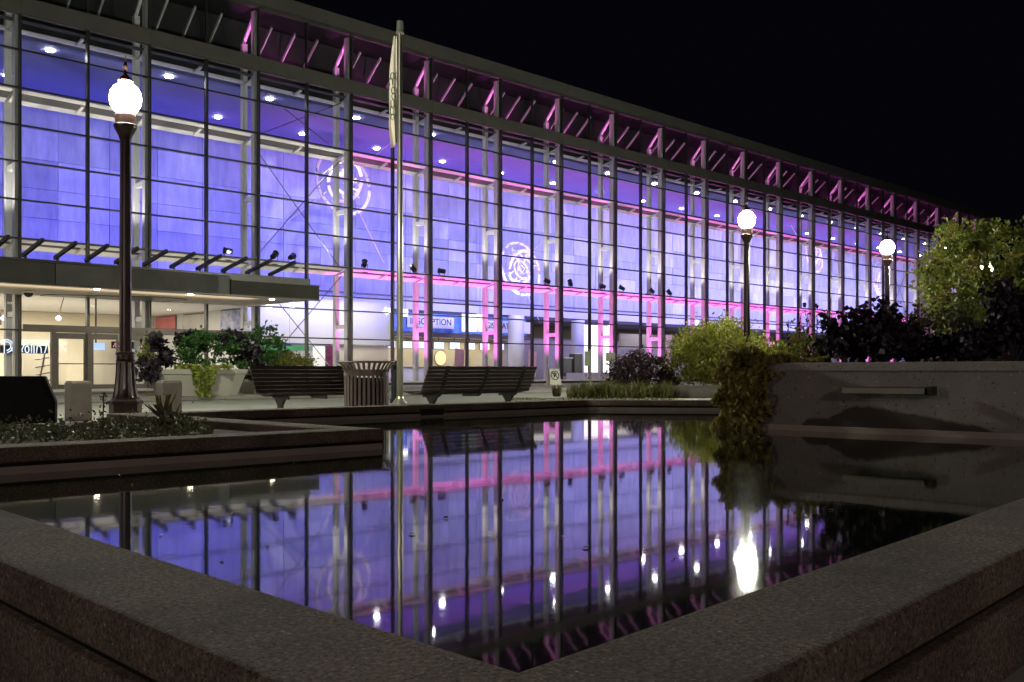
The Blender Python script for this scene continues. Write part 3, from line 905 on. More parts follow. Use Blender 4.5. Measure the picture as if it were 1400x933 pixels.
# lightbox kiosk
k0, k1 = u_at(800, FV + 2.9)[0], u_at(836, FV + 2.9)[0]
t = thing('display_kiosk', ((k0 + k1) / 2, FV + 3, 0.1), 'glaring white backlit display kiosk behind the glass', 'kiosk')
bx('light_panel', k0, k1, FV + 2.9, FV + 3.0, 0.75, 3.9, M['lightbox'], t)
bx('side', k1 + .01, k1 + .1, FV + 2.9, FV + 4.2, 0.1, 3.9, M['white'], t)
bx('base', k0 - .4, k1 + .3, FV + 2.6, FV + 4.2, 0.1, 0.72, M['white'], t)
m_ = MB(); m_.lathe([(0.1, 0.0), (0.16, .1), (0.1, 0.2)], 12, (k1 - .2, FV + 2.85, 3.8)); m_.build('lamp_head', M['pendant'], t)
t = thing('display_wall', (u_at(875, FV + 3.4)[0], FV + 3.5, 0.1), 'white display wall with a magenta lit end behind the shrubs', 'display')
d0, d1, d2 = u_at(848, FV + 3.4)[0], u_at(904, FV + 3.4)[0], u_at(919, FV + 3.4)[0]
bx('panel', d0, d1, FV + 3.4, FV + 3.5, 2.4, 3.45, M['white'], t)
bx('counter', d0, d1, FV + 3.45, FV + 3.6, 0.1, 2.0, M['greywall'], t)
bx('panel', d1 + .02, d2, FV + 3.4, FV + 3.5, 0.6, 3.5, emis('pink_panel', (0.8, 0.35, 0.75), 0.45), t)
spot('display_light', (d0 + 2, FV + 1.5, 4.6), (d0 + 2, FV + 3.4, 2.4), 120, (1, .95, 1), 100, .8, .15)
# plant in a pot inside, pillar stand, red lit bits
t = thing('wall_poster', (u_at(438, FV + 6)[0], FV + 6.2, 0.5), 'bright printed poster stand beside the grey wall inside', 'poster')
p0, p1, p2 = u_at(428, FV + 6)[0], u_at(444.5, FV + 6)[0], u_at(459, FV + 6)[0]
bx('print', p0, p1, FV + 6.0, FV + 6.04, 0.4, 2.2, emis('poster_print', (0.9, 0.9, 0.75), 0.5), t)
bx('print', p1 + .01, p2, FV + 6.0, FV + 6.04, 0.75, 2.25, noisy('dark_poster', (0.03, 0.01, 0.03), (0.25, 0.03, 0.12), 2.5, 0.5), t)
bx('stand', p0, p2, FV + 6.05, FV + 6.1, 0.1, 0.4, M['mullion'], t)
# leaning placards, a wall disc and dark stands seen behind the benches and the board
for px, lab in ((627, 'pink leaning placard before the reception desk, left one of two'), (727, 'pink leaning placard right of the reception desk, beside the round column')):
    uu = u_at(px, FV + 5.5)[0]
    t = thing('placard', (uu, FV + 5.5, 0.1), lab, 'placard', 'pink placards by the reception')
    b = MB(); b.bar((uu, FV + 5.5, .5), (uu + .28, FV + 5.7, 2.2), .75, .03, up=(0, -1, .1)); b.build('board', noisy('placard_print', (0.65, 0.3, 0.4), (0.75, 0.5, 0.55), 2.5, .5), t)
    b = MB(); b.tube([(uu + .1, FV + 6.1, .1), (uu + .2, FV + 5.72, 1.8)], .025, 6); b.build('prop', M['darkrod'], t)
    b = MB(); b.tube([(uu, FV + 5.5, .1), (uu, FV + 5.5, .52)], .03, 6); b.build('foot', M['darkrod'], t)
uu = u_at(603, FV + 11.9)[0]
t = thing('wall_disc', (uu, FV + 11.9, 1.6), 'round yellowish disc on the wall behind the reception desk', 'wall disc')
b = MB(); b.tube([(uu, FV + 11.99, 1.75), (uu, FV + 11.93, 1.75)], .5, 24); b.build('disc', noisy('disc_print', (0.7, 0.5, 0.25), (0.8, 0.62, 0.35), 2, .5), t)
b = MB(); b.tube([(uu + .53 * math.cos(k * .2618), FV + 11.95, 1.75 + .53 * math.sin(k * .2618)) for k in range(25)], .03, 6); b.build('rim', M['bronze'], t)
for px, h_, lab in ((776, 1.7, 'dark tall stand left of the white kiosk, farther one'), (791, 2.0, 'dark tall stand just left of the white kiosk')):
    uu = u_at(px, FV + 4.6)[0]
    t = thing('dark_stand', (uu, FV + 4.6, .1), lab, 'stand', 'dark stands by the kiosk')
    bx('body', uu - .4, uu + .4, FV + 4.6, FV + 5.1, .5, h_, M['darkpanel'], t)
    bx('leg', uu - .36, uu - .28, FV + 4.7, FV + 4.8, .1, .498, M['steel'], t); bx('leg', uu + .28, uu + .36, FV + 4.7, FV + 4.8, .1, .498, M['steel'], t)
    bx('shelf', uu - .46, uu + .46, FV + 4.52, FV + 5.1, h_ + .002, h_ + .05, M['steel'], t)
uu = u_at(54, FV + 6.9)[0]
t = thing('picture_frame', (uu, FV + 6.9, 1.0), 'small framed picture on the cream wall left of the doors', 'picture')
bx('panel', uu - .9, uu + 1.1, FV + 7.25, FV + 7.35, .1, 2.25, M['cream'], t)
bx('picture', uu - .22, uu + .22, FV + 7.18, FV + 7.245, .95, 1.75, noisy('brown_print', (0.4, 0.28, 0.16), (0.55, 0.42, 0.28), 2, .5), t)
uu = u_at(60, FV + 4.0)[0]
t = thing('newspaper_rack', (uu, FV + 4.0, .1), 'dark leaning rack inside, just left of the first door', 'rack')
for k in range(4):
    b = MB(); b.bar((uu - .25, FV + 4.0 + k * .08, .35 + k * .32), (uu + .25, FV + 4.0 + k * .08, .45 + k * .32), .3, .04); b.build('shelf', M['bronze'], t)
b = MB(); b.bar((uu - .25, FV + 3.95, .1), (uu + .2, FV + 4.4, 1.7), .05); b.build('post', M['darkrod'], t)
# paintings in the lobby
def painting(v0, v1, z0, z1, m, label):
    t = thing('painting', (25.36, (v0 + v1) / 2, z0), label, 'painting')
    bx('canvas', 25.33, 25.37, v0, v1, z0, z1, m, t)
    bx('frame', 25.375, 25.41, v0 - .05, v1 + .05, z0 - .05, z1 + .05, M['bronze'], t)
pm = noisy('blue_painting', (0.06, 0.1, 0.42), (0.75, 0.75, 0.85), 1.6, 0.6, detail=4)
painting(45.9, 48.2, 2.75, 4.05, pm, 'tall blue and white abstract painting on the lobby side wall')
painting(53.6, 56.2, 3.3, 4.0, noisy('pink_painting', (0.6, 0.15, 0.18), (0.7, 0.25, 0.25), 0.8, 0.6), 'pink wall panel deep inside the lobby')
painting(50.0, 52.6, 2.6, 4.0, noisy('grey_painting', (0.4, 0.4, 0.4), (0.6, 0.58, 0.55), 0.8, 0.6), 'plain grey panel on the lobby side wall')
# lobby fittings
t = thing('lobby_counter', (11, FV + 13, 0.1), 'beige counter block at the back of the lobby', 'counter')
bx('front', 7.0, 15.0, FV + 12.0, FV + 12.2, 0.1, 1.2, M['cream'], t)
bx('top', 6.9, 15.1, FV + 11.9, FV + 13.0, 1.202, 1.26, M['bronze'], t)
t = thing('menu_board', (13, FV + 12, 2.8), 'dark menu board hung over the lobby counter', 'board')
bx('board', 12.0, 15.5, FV + 12.0, FV + 12.1, 3.1, 3.7, M['darkpanel'], t)
bx('hanger', 13.6, 13.65, FV + 12.03, FV + 12.07, 3.703, 4.11, M['darkrod'], t)
t = thing('lobby_screen', (*P(133, 44, 2.0)[:2], 1.9), 'small blue lit screen behind the entrance doors', 'screen')
lx = u_at(132, FV + 3)[0]
bx('display', lx - .35, lx + .35, FV + 3.0, FV + 3.05, 1.75, 2.05, emis('blue_screen', (0.35, 0.55, 1.0), 1.2), t)
bx('arm', lx - .03, lx + .03, FV + 3.06, FV + 3.1, 2.052, 4.1, M['black'], t)
t = thing('inner_wall', (lx, FV + 7, 0.1), 'brightly lit cream inner wall right behind the doors', 'wall')
bx('panel', lx - 1.9, lx + .2, FV + 7.0, FV + 7.2, 0.1, 2.2, M['cream'], t)
bx('panel', lx + 1.0, lx + 3.4, FV + 6.4, FV + 6.6, 0.1, 2.2, M['cream'], t)
spot('door_light', (lx - .8, FV + 4.0, 4.0), (lx - .8, FV + 7.0, 1.3), 700, (1, .9, .7), 100, .7, .15)
# pendant lamps in the lobby and the hall
for px, v, z, lab in ((80, FV + 3.5, 3.2, 'pendant lamp glowing in the lobby, right one of the pair left of the doors'), (5, FV + 3.2, 3.1, 'pendant lamp glowing in the lobby, left one of the pair beside the doors')):
    uu, _ = u_at(px, v)
    t = thing('pendant_lamp', (uu, v, z), lab, 'lamp', 'pendant lamps inside the hall')
    m_ = MB(); m_.lathe([(0.03, 0), (0.11, -.08), (0.11, -.16), (0.03, -.22)], 10, (uu, v, z)); m_.build('shade', M['pendant'], t)
    m_ = MB(); m_.tube([(uu, v, z), (uu + .25, v, z + .9)], 0.02, 6); m_.build('cord', M['steel'], t)
for px, y, v, lab in ((554.5, 428, FV + 5, 'white cylinder lamp hanging just right of the flagpole'), (680, 437, FV + 5, 'white cylinder lamp hanging before the second banner plate'),
                      (953, 441, FV + 5, 'white cylinder lamp hanging above the yellow shrub'), (399, 417, FV + 5, 'white cylinder lamp hanging at the end of the canopy')):
    uu, Y = u_at(px, v); z = CAMZ + (508 - y) * Y / FPX
    t = thing('pendant_lamp', (uu, v, z), lab, 'lamp', 'pendant lamps inside the hall')
    m_ = MB(); m_.lathe([(0.14, -.2), (0.14, .2)], 14, (uu, v, z)); m_.build('shade', M['pendant'], t)
    m_ = MB(); m_.tube([(uu, v, z + .2), (uu, v, 13.95 if px > 420 else 5.6)], 0.012, 5); m_.build('cord', M['darkrod'], t)
# script sign on the glass, left of the doors
t = thing('script_sign', (12.0, FV + 0.5, 1.7), 'pale neon script lettering in the window left of the doors', 'sign')
sg = MB()
def stroke(pts, r=0.02):
    sg.tube([(x, FV + 0.5, z) for x, z in pts], r, 5)
arc = lambda cx, cz, rx, rz, a0, a1, n=12: [(cx + rx * math.cos(R(a0 + (a1 - a0) * k / n)), cz + rz * math.sin(R(a0 + (a1 - a0) * k / n))) for k in range(n + 1)]
z0 = 1.62; ux = lambda px: u_at(px, FV + .5)[0]
stroke(arc(ux(8), z0 + .17, .26, .25, 150, -80)); stroke(arc(ux(8), z0 + .17, .18, .17, 150, -80)); stroke([(ux(6), z0 - .12), (ux(6), z0 + .42)])
stroke(arc(ux(19), z0 + .05, .08, .1, 30, 330)); stroke([(ux(21), z0 + .2), (ux(21.5), z0 - .06)])
stroke([(ux(27), z0 - .06), (ux(29), z0 + .06), (ux(31), z0 - .06)]); stroke([(ux(29), z0 - .02), (ux(34), z0 + .28)])
stroke(arc(ux(37), z0 + .05, .075, .13, 0, 360)); stroke([(ux(43), z0 + .27), (ux(43), z0 - .08)]); stroke([(ux(46.5), z0 + .2), (ux(46.5), z0 - .08)])
stroke([(ux(50), z0 - .08), (ux(51), z0 + .17), (ux(54), z0 + .2), (ux(56), z0 + .12), (ux(56.5), z0 - .08)]); stroke([(ux(58), z0 + .3), (ux(59.5), z0 + .24)])
stroke([(ux(61), z0 - .08), (ux(66), z0 + .42)])
sg.build('lettering', M['neon'], t)
bx('backing_bar', ux(0), ux(66), FV + .52, FV + .54, z0 - .1, z0 + .2, M['darkpanel'], t)
t = thing('red_sign', (16.2, FV + 1.2, 2.0), 'small pink red lettering glowing behind the lamp post', 'sign')
rg = MB()
for px in (155, 158, 184, 187, 190, 193, 196):
    uu = u_at(px, FV + 1.2)[0]
    rg.tube([(uu, FV + 1.2, 1.85), (uu + .07, FV + 1.2, 2.0), (uu + .14, FV + 1.2, 1.86)], 0.02, 5)
rg.build('lettering', M['neonred'], t)
bx('backing', u_at(153, FV + 1.2)[0], u_at(199, FV + 1.2)[0], FV + 1.24, FV + 1.27, 1.78, 2.08, M['darkpanel'], t)

# suspended ring sculptures
def sculpture(px, y, v, rad, tilt, label, dense, rods):
    uu, Y = u_at(px, v); z = CAMZ + (508 - y) * Y / FPX
    t = thing('ring_sculpture', (uu, v, z), label, 'sculpture', 'ring sculptures hung in the hall')
    def band(r, wd, a0, a1, m, nm, ty=0.0, ox=0, oz=0):
        b = MB(); n = max(6, int((a1 - a0) / 8))
        for k in range(n + 1):
            a = R(a0 + (a1 - a0) * k / n)
            yy = v + ty * math.sin(a)
            for rr in (r - wd / 2, r + wd / 2):
                b.v.append((uu + ox + rr * math.cos(a), yy, z + oz + rr * math.sin(a)))
                b.v.append((uu + ox + rr * math.cos(a), yy + 0.06, z + oz + rr * math.sin(a)))
        for k in range(n):
            i = k * 4
            b.f += [(i, i + 2, i + 6, i + 4), (i + 1, i + 5, i + 7, i + 3), (i, i + 4, i + 5, i + 1), (i + 2, i + 3, i + 7, i + 6)]
        b.build(nm, m, t)
    band(rad, 0.17, 0, 130, M['art'], 'outer_ring', 0.3)
    band(rad, 0.17, 140, 255, M['art'], 'outer_ring', 0.3)
    band(rad, 0.17, 262, 352, M['art'], 'outer_ring', 0.3)
    band(rad * 0.62, 0.2, 20, 190, M['art'], 'inner_ring', -0.3, 0.1, 0.1)
    band(rad * 0.62, 0.18, 200, 370, M['art'], 'inner_ring', -0.3, 0.1, 0.1)
    band(rad * 0.35, 0.16, 10, 300, M['art'], 'core_ring', 0.2, 0.05, -0.05)
    for k in range(26):
        a = random.uniform(0, 6.283)
        rr = rad + random.uniform(-.07, .07)
        b = MB(); c = Vector((uu + rr * math.cos(a), v - 0.03 + 0.3 * math.sin(a), z + rr * math.sin(a)))
        e = Vector((random.uniform(-.06, .06), 0, random.uniform(-.06, .06)))
        b.bar(c - e, c + e, 0.03, 0.02, up=(0, 1, 0)); b.build('mark', M['artmark'], t)
    for k in range(dense):
        a = random.uniform(0, 6.283); rr = rad * 0.75 * random.random() ** .5
        c = Vector((uu + rr * math.cos(a), v + random.uniform(-.4, .4), z + rr * math.sin(a)))
        e = Vector((random.uniform(-1, 1), random.uniform(-.3, .3), random.uniform(-1, 1))).normalized() * random.uniform(.18, .42)
        b = MB(); b.bar(c - e, c + e, random.uniform(.03, .10), 0.02, up=(0, 1, 0.1)); b.build('shard', M['art'], t)
    for (dx0, dz0, dx1, dz1) in rods:
        b = MB(); b.tube([(uu + dx0, v + .2, z + dz0), (uu + dx1, v + .2, z + dz1)], 0.03, 6); b.build('rod', M['rod'], t)
    spot('sculpture_light', (uu - 1, FV + 1.6, 13.8), (uu, v, z), 1500 if px == 470 else 700 if px == 712 else 1300, (1, .97, .85), 44, .5, .1)
sculpture(470, 250, 45.0, 1.75, 0, 'hung metal ring sculpture beside the flagpole, the largest and highest on the left', 22, ((-1, -.6, -4.6, -3.4), (-.8, .5, -3.8, -2.6), (1.0, -1.2, 2.9, -4.2), (1.5, 1.2, 3.6, 3.0)))
sculpture(712, 368, 45.0, 1.72, 0, 'hung metal ring sculpture with crossed plates over the second banner plate', 40, ((.9, 1.0, 2.8, 2.4), (.6, -1.4, 2.0, -3.4)))
sculpture(1113, 350, 45.0, 1.5, 0, 'crumpled pale metal sculpture hung between the middle and the far street lamp', 60, ((-1, .2, -4, 2.6), (-1, -.6, -3.6, -3.8), (1.2, .4, 3.8, .9)))
sculpture(1207, 386, 45.0, 2.1, 0, 'dense pale ring sculpture hung behind the far street lamp', 60, ((1.4, 1.0, 3.6, 2.9), (-1.4, 1.2, -2.6, 3.4)))

# stage spotlights standing on the walkway
m_ = MB(); m_.lathe([(0.10, -.2), (0.13, -.12), (0.13, .1), (0.16, .2)], 12)
can_me = m_.mesh('can', M['black'])
m_ = MB(); m_.tube([(-.19, 0, .02), (-.19, 0, -.24), (.19, 0, -.24), (.19, 0, .02)], 0.022, 5); m_.box(-.05, .05, -.05, .05, -.4, -.24); yoke_me = m_.mesh('yoke', M['black'])
m_ = MB(); m_.box(-.13, .13, -.09, .09, -.43, -.4); base_me = m_.mesh('base', M['black'])
SPOTL = ['black stage spotlight on the walkway above the middle of the entrance canopy', 'black stage spotlight above the canopy end, left one of a close pair', 'black stage spotlight above the canopy end, right one of a close pair',
         'black stage spotlight on the walkway left of the flagpole', 'black stage spotlight on the walkway, first right of the flagpole', 'black stage spotlight on the walkway, second right of the flagpole',
         'black stage spotlight just right of the second ring sculpture', 'black stage spotlight second to the right of the second ring sculpture', 'black stage spotlight straight above the white backlit kiosk',
         'black stage spotlight above the right edge of the white kiosk', 'black stage spotlight above the dark purple shrub', 'black stage spotlight above the left side of the yellow green shrub',
         'far black stage spotlight right of the middle street lamp, left one of two', 'far black stage spotlight right of the middle street lamp, right one of two']
for k, px in enumerate((312, 375, 399, 498.5, 565, 604.5, 748.5, 780, 824, 850.5, 891.5, 915.5, 1100, 1117)):
    uu, Y = u_at(px, FV + 0.45)
    s = thing('stage_spotlight', (uu, FV + 0.46, 6.2), SPOTL[k], 'spotlight', 'stage spotlights along the walkway')
    o = link('can', can_me, s, (uu, FV + .46, 6.22)); o.rotation_euler = (R(-60 + random.uniform(-25, 30)), 0, R(random.uniform(-70, 70)))
    link('yoke', yoke_me, s, (uu, FV + .46, 6.2)); link('base', base_me, s, (uu, FV + .46, 6.2))

# ------------------------------------------------------------------ street lamps
def street_lamp(x, y, z, label, globe=None):
    t = thing('street_lamp', (x, y, z), label, 'street lamp', 'globe street lamps')
    m_ = MB()
    m_.lathe([(0.30, 0), (0.30, .06), (0.27, .07), (0.27, .24), (0.30, .25), (0.30, .30), (0.24, .33), (0.22, .36)], 8, (x, y, z)); m_.build('pedestal', M['lamppost'], t)
    m_ = MB()
    m_.lathe([(0.215, .36), (0.20, .42), (0.175, .60), (0.155, .85), (0.15, .98)], 24, (x, y, z), 0.10); m_.build('fluted_base', M['lamppost'], t)
    m_ = MB()
    m_.lathe([(0.15, .98), (0.165, 1.0), (0.15, 1.03), (0.15, 1.10), (0.168, 1.12), (0.16, 1.15), (0.11, 1.17)], 20, (x, y, z)); m_.build('collar', M['lamppost'], t, smooth=False)
    m_ = MB()
    m_.lathe([(0.105, 1.15), (0.10, 2.6), (0.088, 4.86)], 20, (x, y, z), 0.08); m_.build('shaft', M['lamppost'], t)
    m_ = MB()
    m_.lathe([(0.09, 4.86), (0.12, 4.95), (0.19, 5.08), (0.20, 5.13), (0.17, 5.15), (0.18, 5.30), (0.16, 5.36)], 18, (x, y, z)); m_.build('capital', M['lamppost'], t)
    m_ = MB()
    m_.lathe([(0.15, 5.36), (0.205, 5.41), (0.25, 5.49), (0.268, 5.6), (0.25, 5.71), (0.195, 5.80), (0.12, 5.855)], 24, (x, y, z)); m_.build('globe', globe or M['globe'], t, smooth=True)
    m_ = MB()
    m_.lathe([(0.13, 5.855), (0.135, 5.91), (0.10, 5.95), (0.03, 6.02), (0.02, 6.08), (0.045, 6.13), (0.045, 6.17), (0.012, 6.25), (0.008, 6.36)], 12, (x, y, z)); m_.build('finial', M['lamppost'], t)
    return t
x, y, _ = P(171.5, 17.05, 0); street_lamp(x, y, 0, 'globe street lamp on a dark fluted post between the two concrete bollards')
x, y, _ = P(1021, 30.7, 0); street_lamp(x, y, 0, 'globe street lamp rising behind the yellow green shrub')
x, y, _ = P(1213, 37.6, 0); street_lamp(x, y, 0, 'globe street lamp over the dark leafy plants, before the hall end')
x, y, _ = P(1349, 45.0, 0); street_lamp(x, y, 0, 'farthest globe street lamp, its light showing through the tree crown')
street_lamp(-4.0, -15.0, 0, 'warm globe street lamp behind the viewer, out beyond the near pool corner', M['warmglobe'])
street_lamp(-17.0, 13.0, 0, 'warm globe street lamp far off to the left of the pool', M['warmglobe'])

# ------------------------------------------------------------------ flagpole and flag
x, y, _ = P(546.7, 24.2, 0)
t = thing('flagpole', (x, y, 0), 'tall brushed metal flagpole rising behind the far pool edge', 'flagpole')
m_ = MB(); m_.lathe([(0.19, 0), (0.19, .03), (0.10, .16), (0.085, .2)], 20, (x, y, 0)); m_.build('base_cone', M['pole'], t, smooth=False)
m_ = MB(); m_.lathe([(0.082, .18), (0.08, 4), (0.055, 9.2)], 20, (x, y, 0)); m_.build('pole', M['pole'], t, smooth=True)
m_ = MB(); m_.lathe([(0.07, 9.2), (0.105, 9.22), (0.1, 9.28), (0.085, 9.3), (0.075, 9.52), (0.07, 9.53)], 14, (x, y, 0)); m_.build('truck', M['pole'], t)
m_ = MB(); m_.tube([(x - .075, y - .075, 1.4), (x - .09, y - .1, 5), (x - .06, y - .06, 9.25)], 0.008, 5); m_.build('halyard', M['flag'], t)
fl = thing('flag', (x, y, 6.4), 'limp cream flag hanging in folds against the flagpole', 'flag')
rt = Vector((math.sin(HEAD), -math.cos(HEAD), 0)); fw = Vector((math.cos(HEAD), math.sin(HEAD), 0))
m_ = MB(); nz, nx = 26, 18
ink = MB()
for i in range(nz + 1):
    f = i / nz; zz = 9.15 - f * 2.65
    wd = 0.09 + 0.14 * math.sin(min(1, f * 1.5) * 1.57) - 0.10 * max(0, f - .8) / .2
    for j in range(nx + 1):
        g = j / nx
        off = -0.07 - wd * g * (0.9 + 0.1 * math.sin(f * 7))
        dep = 0.05 * math.sin(g * 8 + f * 2.5) * (0.3 + f)
        p = Vector((x, y, zz - 0.5 * g * f * 0.3)) + rt * off + fw * (dep - 0.05)
        m_.v.append(tuple(p))
for i in range(nz):
    for j in range(nx):
        k = i * (nx + 1) + j
        m_.f.append((k, k + 1, k + nx + 2, k + nx + 1))
fo = m_.build('cloth', M['flag'], fl, smooth=True)
sd = fo.modifiers.new('thickness', 'SOLIDIFY'); sd.thickness = 0.006
for k, (gz, go, ln, tl) in enumerate(((8.1, -.16, .10, .5), (7.95, -.2, .12, -.4), (7.75, -.14, .09, .8), (7.6, -.13, .1, -.3), (7.42, -.15, .12, .4), (7.25, -.17, .12, 1.2), (7.1, -.15, .08, 0.2))):
    c = Vector((x, y, gz)) + rt * go - fw * 0.20
    a = [c + rt * (.05 * math.cos(q * 1.1 + tl)) + Vector((0, 0, ln * math.sin(q * 1.1 + tl))) for q in range(5)]
    m2 = MB(); m2.tube(a, 0.013, 5); m2.build('printed_stroke', M['flagink'], fl)
t = thing('iron_bollard', (0, 0, 0), 'slim black iron bollard with a ball top beside the flagpole foot', 'bollard')
x, y, _ = P(540, 25.2, 0); t.location = (x, y, 0); WORLD[t.name] = Vector((x, y, 0))
m_ = MB(); m_.lathe([(0.13, 0), (0.13, .1), (0.10, .14), (0.095, .85), (0.11, .87), (0.06, .9)], 14, (x, y, 0)); m_.build('post', M['black'], t)
m_ = MB(); m_.lathe([(0.05, .9), (0.09, .94), (0.11, 1.0), (0.09, 1.06), (0.03, 1.10)], 14, (x, y, 0)); m_.build('ball', M['black'], t, smooth=True)

# ------------------------------------------------------------------ litter bin
x, y, _ = P(501, 15.1, 0)
t = thing('litter_bin', (x, y, 0), 'round slatted metal litter bin with a flared top between the two benches', 'litter bin')
m_ = MB(); m_.lathe([(0.29, .04), (0.29, .72)], 24, (x, y, 0)); m_.build('liner', M['candark'], t)
m_ = MB()
for (r_, z_) in ((0.33, .80), (0.33, .06)):
    m_ = MB(); n = 32
    for k in range(n):
        a = 2 * math.pi * k / n
        for rr, zz in ((r_ - .015, z_ - .05), (r_ + .015, z_ - .05), (r_ + .015, z_ + .05), (r_ - .015, z_ + .05)):
            m_.v.append((x + rr * math.cos(a), y + rr * math.sin(a), zz))
    for k in range(n):
        for q in range(4):
            m_.f.append((k * 4 + q, ((k + 1) % n) * 4 + q, ((k + 1) % n) * 4 + (q + 1) % 4, k * 4 + (q + 1) % 4))
    m_.build('band', M['can'], t)
m_ = MB(); n = 32
m_.tube([(x + .435 * math.cos(2 * math.pi * k / n), y + .435 * math.sin(2 * math.pi * k / n), .965) for k in range(n + 1)], 0.014, 6); m_.build('rim', M['can'], t)
NS = 30
slat_me = None
for k in range(NS):
    a = 2 * math.pi * k / NS
    b = MB()
    pr = [(0.335, .02), (0.335, .80), (0.35, .86), (0.39, .92), (0.435, .962)]
    hw = 0.019
    for i in range(len(pr) - 1):
        (r0, z0), (r1, z1) = pr[i], pr[i + 1]
        b.add([(r0 - .008, -hw, z0), (r0 + .008, -hw, z0), (r0 + .008, hw, z0), (r0 - .008, hw, z0), (r1 - .008, -hw, z1), (r1 + .008, -hw, z1), (r1 + .008, hw, z1), (r1 - .008, hw, z1)],
              [(0, 3, 2, 1), (4, 5, 6, 7), (0, 1, 5, 4), (1, 2, 6, 5), (2, 3, 7, 6), (3, 0, 4, 7)])
    if slat_me is None: slat_me = b.mesh('slat', M['can'])
    o = link('slat', slat_me, t, (x, y, 0)); o.rotation_euler = (0, 0, a)

# ------------------------------------------------------------------ benches
def bench(x0, y0, length, face, label, slats=8):
    """slatted bench along +X from x0; face=+1 looks towards the hall, -1 towards the viewer; y0 is the back line"""
    t = thing('bench', (x0 + length / 2, y0, 0), label, 'bench', 'slatted benches by the pool')
    def prof(s):   # s 0..1 up the back: (depth towards seat, z)
        return (0.10 - 0.22 * s, 0.46 + 0.45 * s)
    sl = CACHE.get(('slat', length))
    def slat(c, ang):
        key = ('slat', length)
        if key not in CACHE:
            b = MB(); b.box(-length / 2, length / 2, -.011, .011, -.030, .030); CACHE[key] = b.mesh('slat', M['wood'])
        o = link('slat', CACHE[key], t, c); o.rotation_euler = (ang, 0, 0)
    for k in range(7):
        d, z = prof((k + .5) / 7)
        slat((x0 + length / 2, y0 + face * d, z), face * -0.45 * -1)
    for k in range(7):
        d = 0.14 + k * 0.066
        slat((x0 + length / 2, y0 + face * d, 0.43 + 0.012 * abs(k - 3)), R(90))
    for fr in (0.16, 0.52, 0.87):
        xx = x0 + length * fr
        b = MB()
        pts = [(-.13 + .02, .915), (0.09, .46), (0.13, .405), (0.58, .41)]
        for i in range(3):
            b.bar((xx, y0 + face * (pts[i][0] - .022), pts[i][1]), (xx, y0 + face * (pts[i + 1][0] - .022), pts[i + 1][1] - .012), 0.06, 0.016, up=(0, face, .2))
        b.build('strap', M['strap'], t)
        for z in (.54, .6, .66, .72, .78, .84):
            s_ = (z - .46) / .45; d = 0.10 - 0.22 * s_
            bx('rivet', xx - .012, xx + .012, y0 + face * d - face * .05 - .006, y0 + face * d - face * .05 + .006, z - .012, z + .012, M['plinth'], t)
    for fr in (0.16, 0.87):
        xx = x0 + length * fr
        b = MB(); yc = y0 + face * 0.3
        b.add([(xx - .03, yc - .16, .40), (xx + .03, yc - .16, .40), (xx + .03, yc + .16, .40), (xx - .03, yc + .16, .40),
               (xx - .03, yc - .05, .27), (xx + .03, yc - .05, .27), (xx + .03, yc + .05, .27), (xx - .03, yc + .05, .27)],
              [(0, 1, 2, 3), (7, 6, 5, 4), (0, 4, 5, 1), (1, 5, 6, 2), (2, 6, 7, 3), (3, 7, 4, 0)])
        b.box(xx - .03, xx + .03, yc - .05, yc + .05, .012, .271)
        b.box(xx - .06, xx + .06, yc - .2, yc + .2, 0, .013)
        b.build('leg', M['strap'], t)
    return t
bench(10.42, 12.75, 2.6, 1, 'dark slatted bench with metal straps, seen from behind beside the flagpole')
bench(7.98, 14.1, 1.98, -1, 'dark slatted bench left of the litter bin, facing the pool')

# ------------------------------------------------------------------ bollards, plinth, no-parking board, signposts
def bollard(px, Y, rot, label):
    x, y, _ = P(px, Y, 0)
    t = thing('concrete_bollard', (x, y, 0), label, 'bollard', 'concrete bollards by the lamp')
    s = 0.235
    b = MB()
    pts = [(s * math.cos(rot + k * math.pi / 2), s * math.sin(rot + k * math.pi / 2)) for k in range(4)]
    b.prism([(x + p * 1.04, y + q * 1.04) for p, q in pts], 0.0, 0.64)
    k = len(b.v)
    b.build('shaft', M['bollard'], t, bevel=0.02)
    b = MB(); b.prism([(x + p * .93, y + q * .93) for p, q in pts], 0.635, 0.662)
    b.build('top', M['bollard'], t, bevel=0.01)
    return t
bollard(107, 16.1, HEAD + R(84), 'square concrete bollard left of the lamp post, in front of the doors')
bollard(231, 16.9, HEAD + R(84), 'square concrete bollard right of the lamp post, in front of the planter')
x, y, _ = P(14, 11.4, 0)
t = thing('dark_plinth', (x, y, 0.2), 'black stone plinth with cut corners standing in the low flower bed', 'plinth')
b = MB(); ux_ = rt; 
prof = [(-0.9, 0.2), (0.53, 0.2), (0.53, 0.47), (0.40, 0.765), (-0.77, 0.765), (-0.9, 0.47)]
c0 = Vector((x, y, 0))
f0 = [c0 + ux_ * a + Vector((0, 0, h_)) for a, h_ in prof]; f1 = [p + fw * 0.16 + rt * -.05 for p in f0]
n = len(prof)
b.add(f0 + f1, [tuple(range(n)), tuple(range(n, 2 * n))[::-1]] + [(i, n + i, n + (i + 1) % n, (i + 1) % n) for i in range(n)])
b.build('block', M['plinth'], t, bevel=0.012)
b = MB(); g0_ = [c0 + ux_ * a * .92 + Vector((0, 0, .2 + (h_ - .2) * .9)) + fw * -0.012 for a, h_ in prof]; g1_ = [p + fw * 0.02 for p in g0_]
b.add(g0_ + g1_, [tuple(range(n)), tuple(range(n, 2 * n))[::-1]] + [(i, n + i, n + (i + 1) % n, (i + 1) % n) for i in range(n)])
b.build('face_plate', M['plinth'], t)

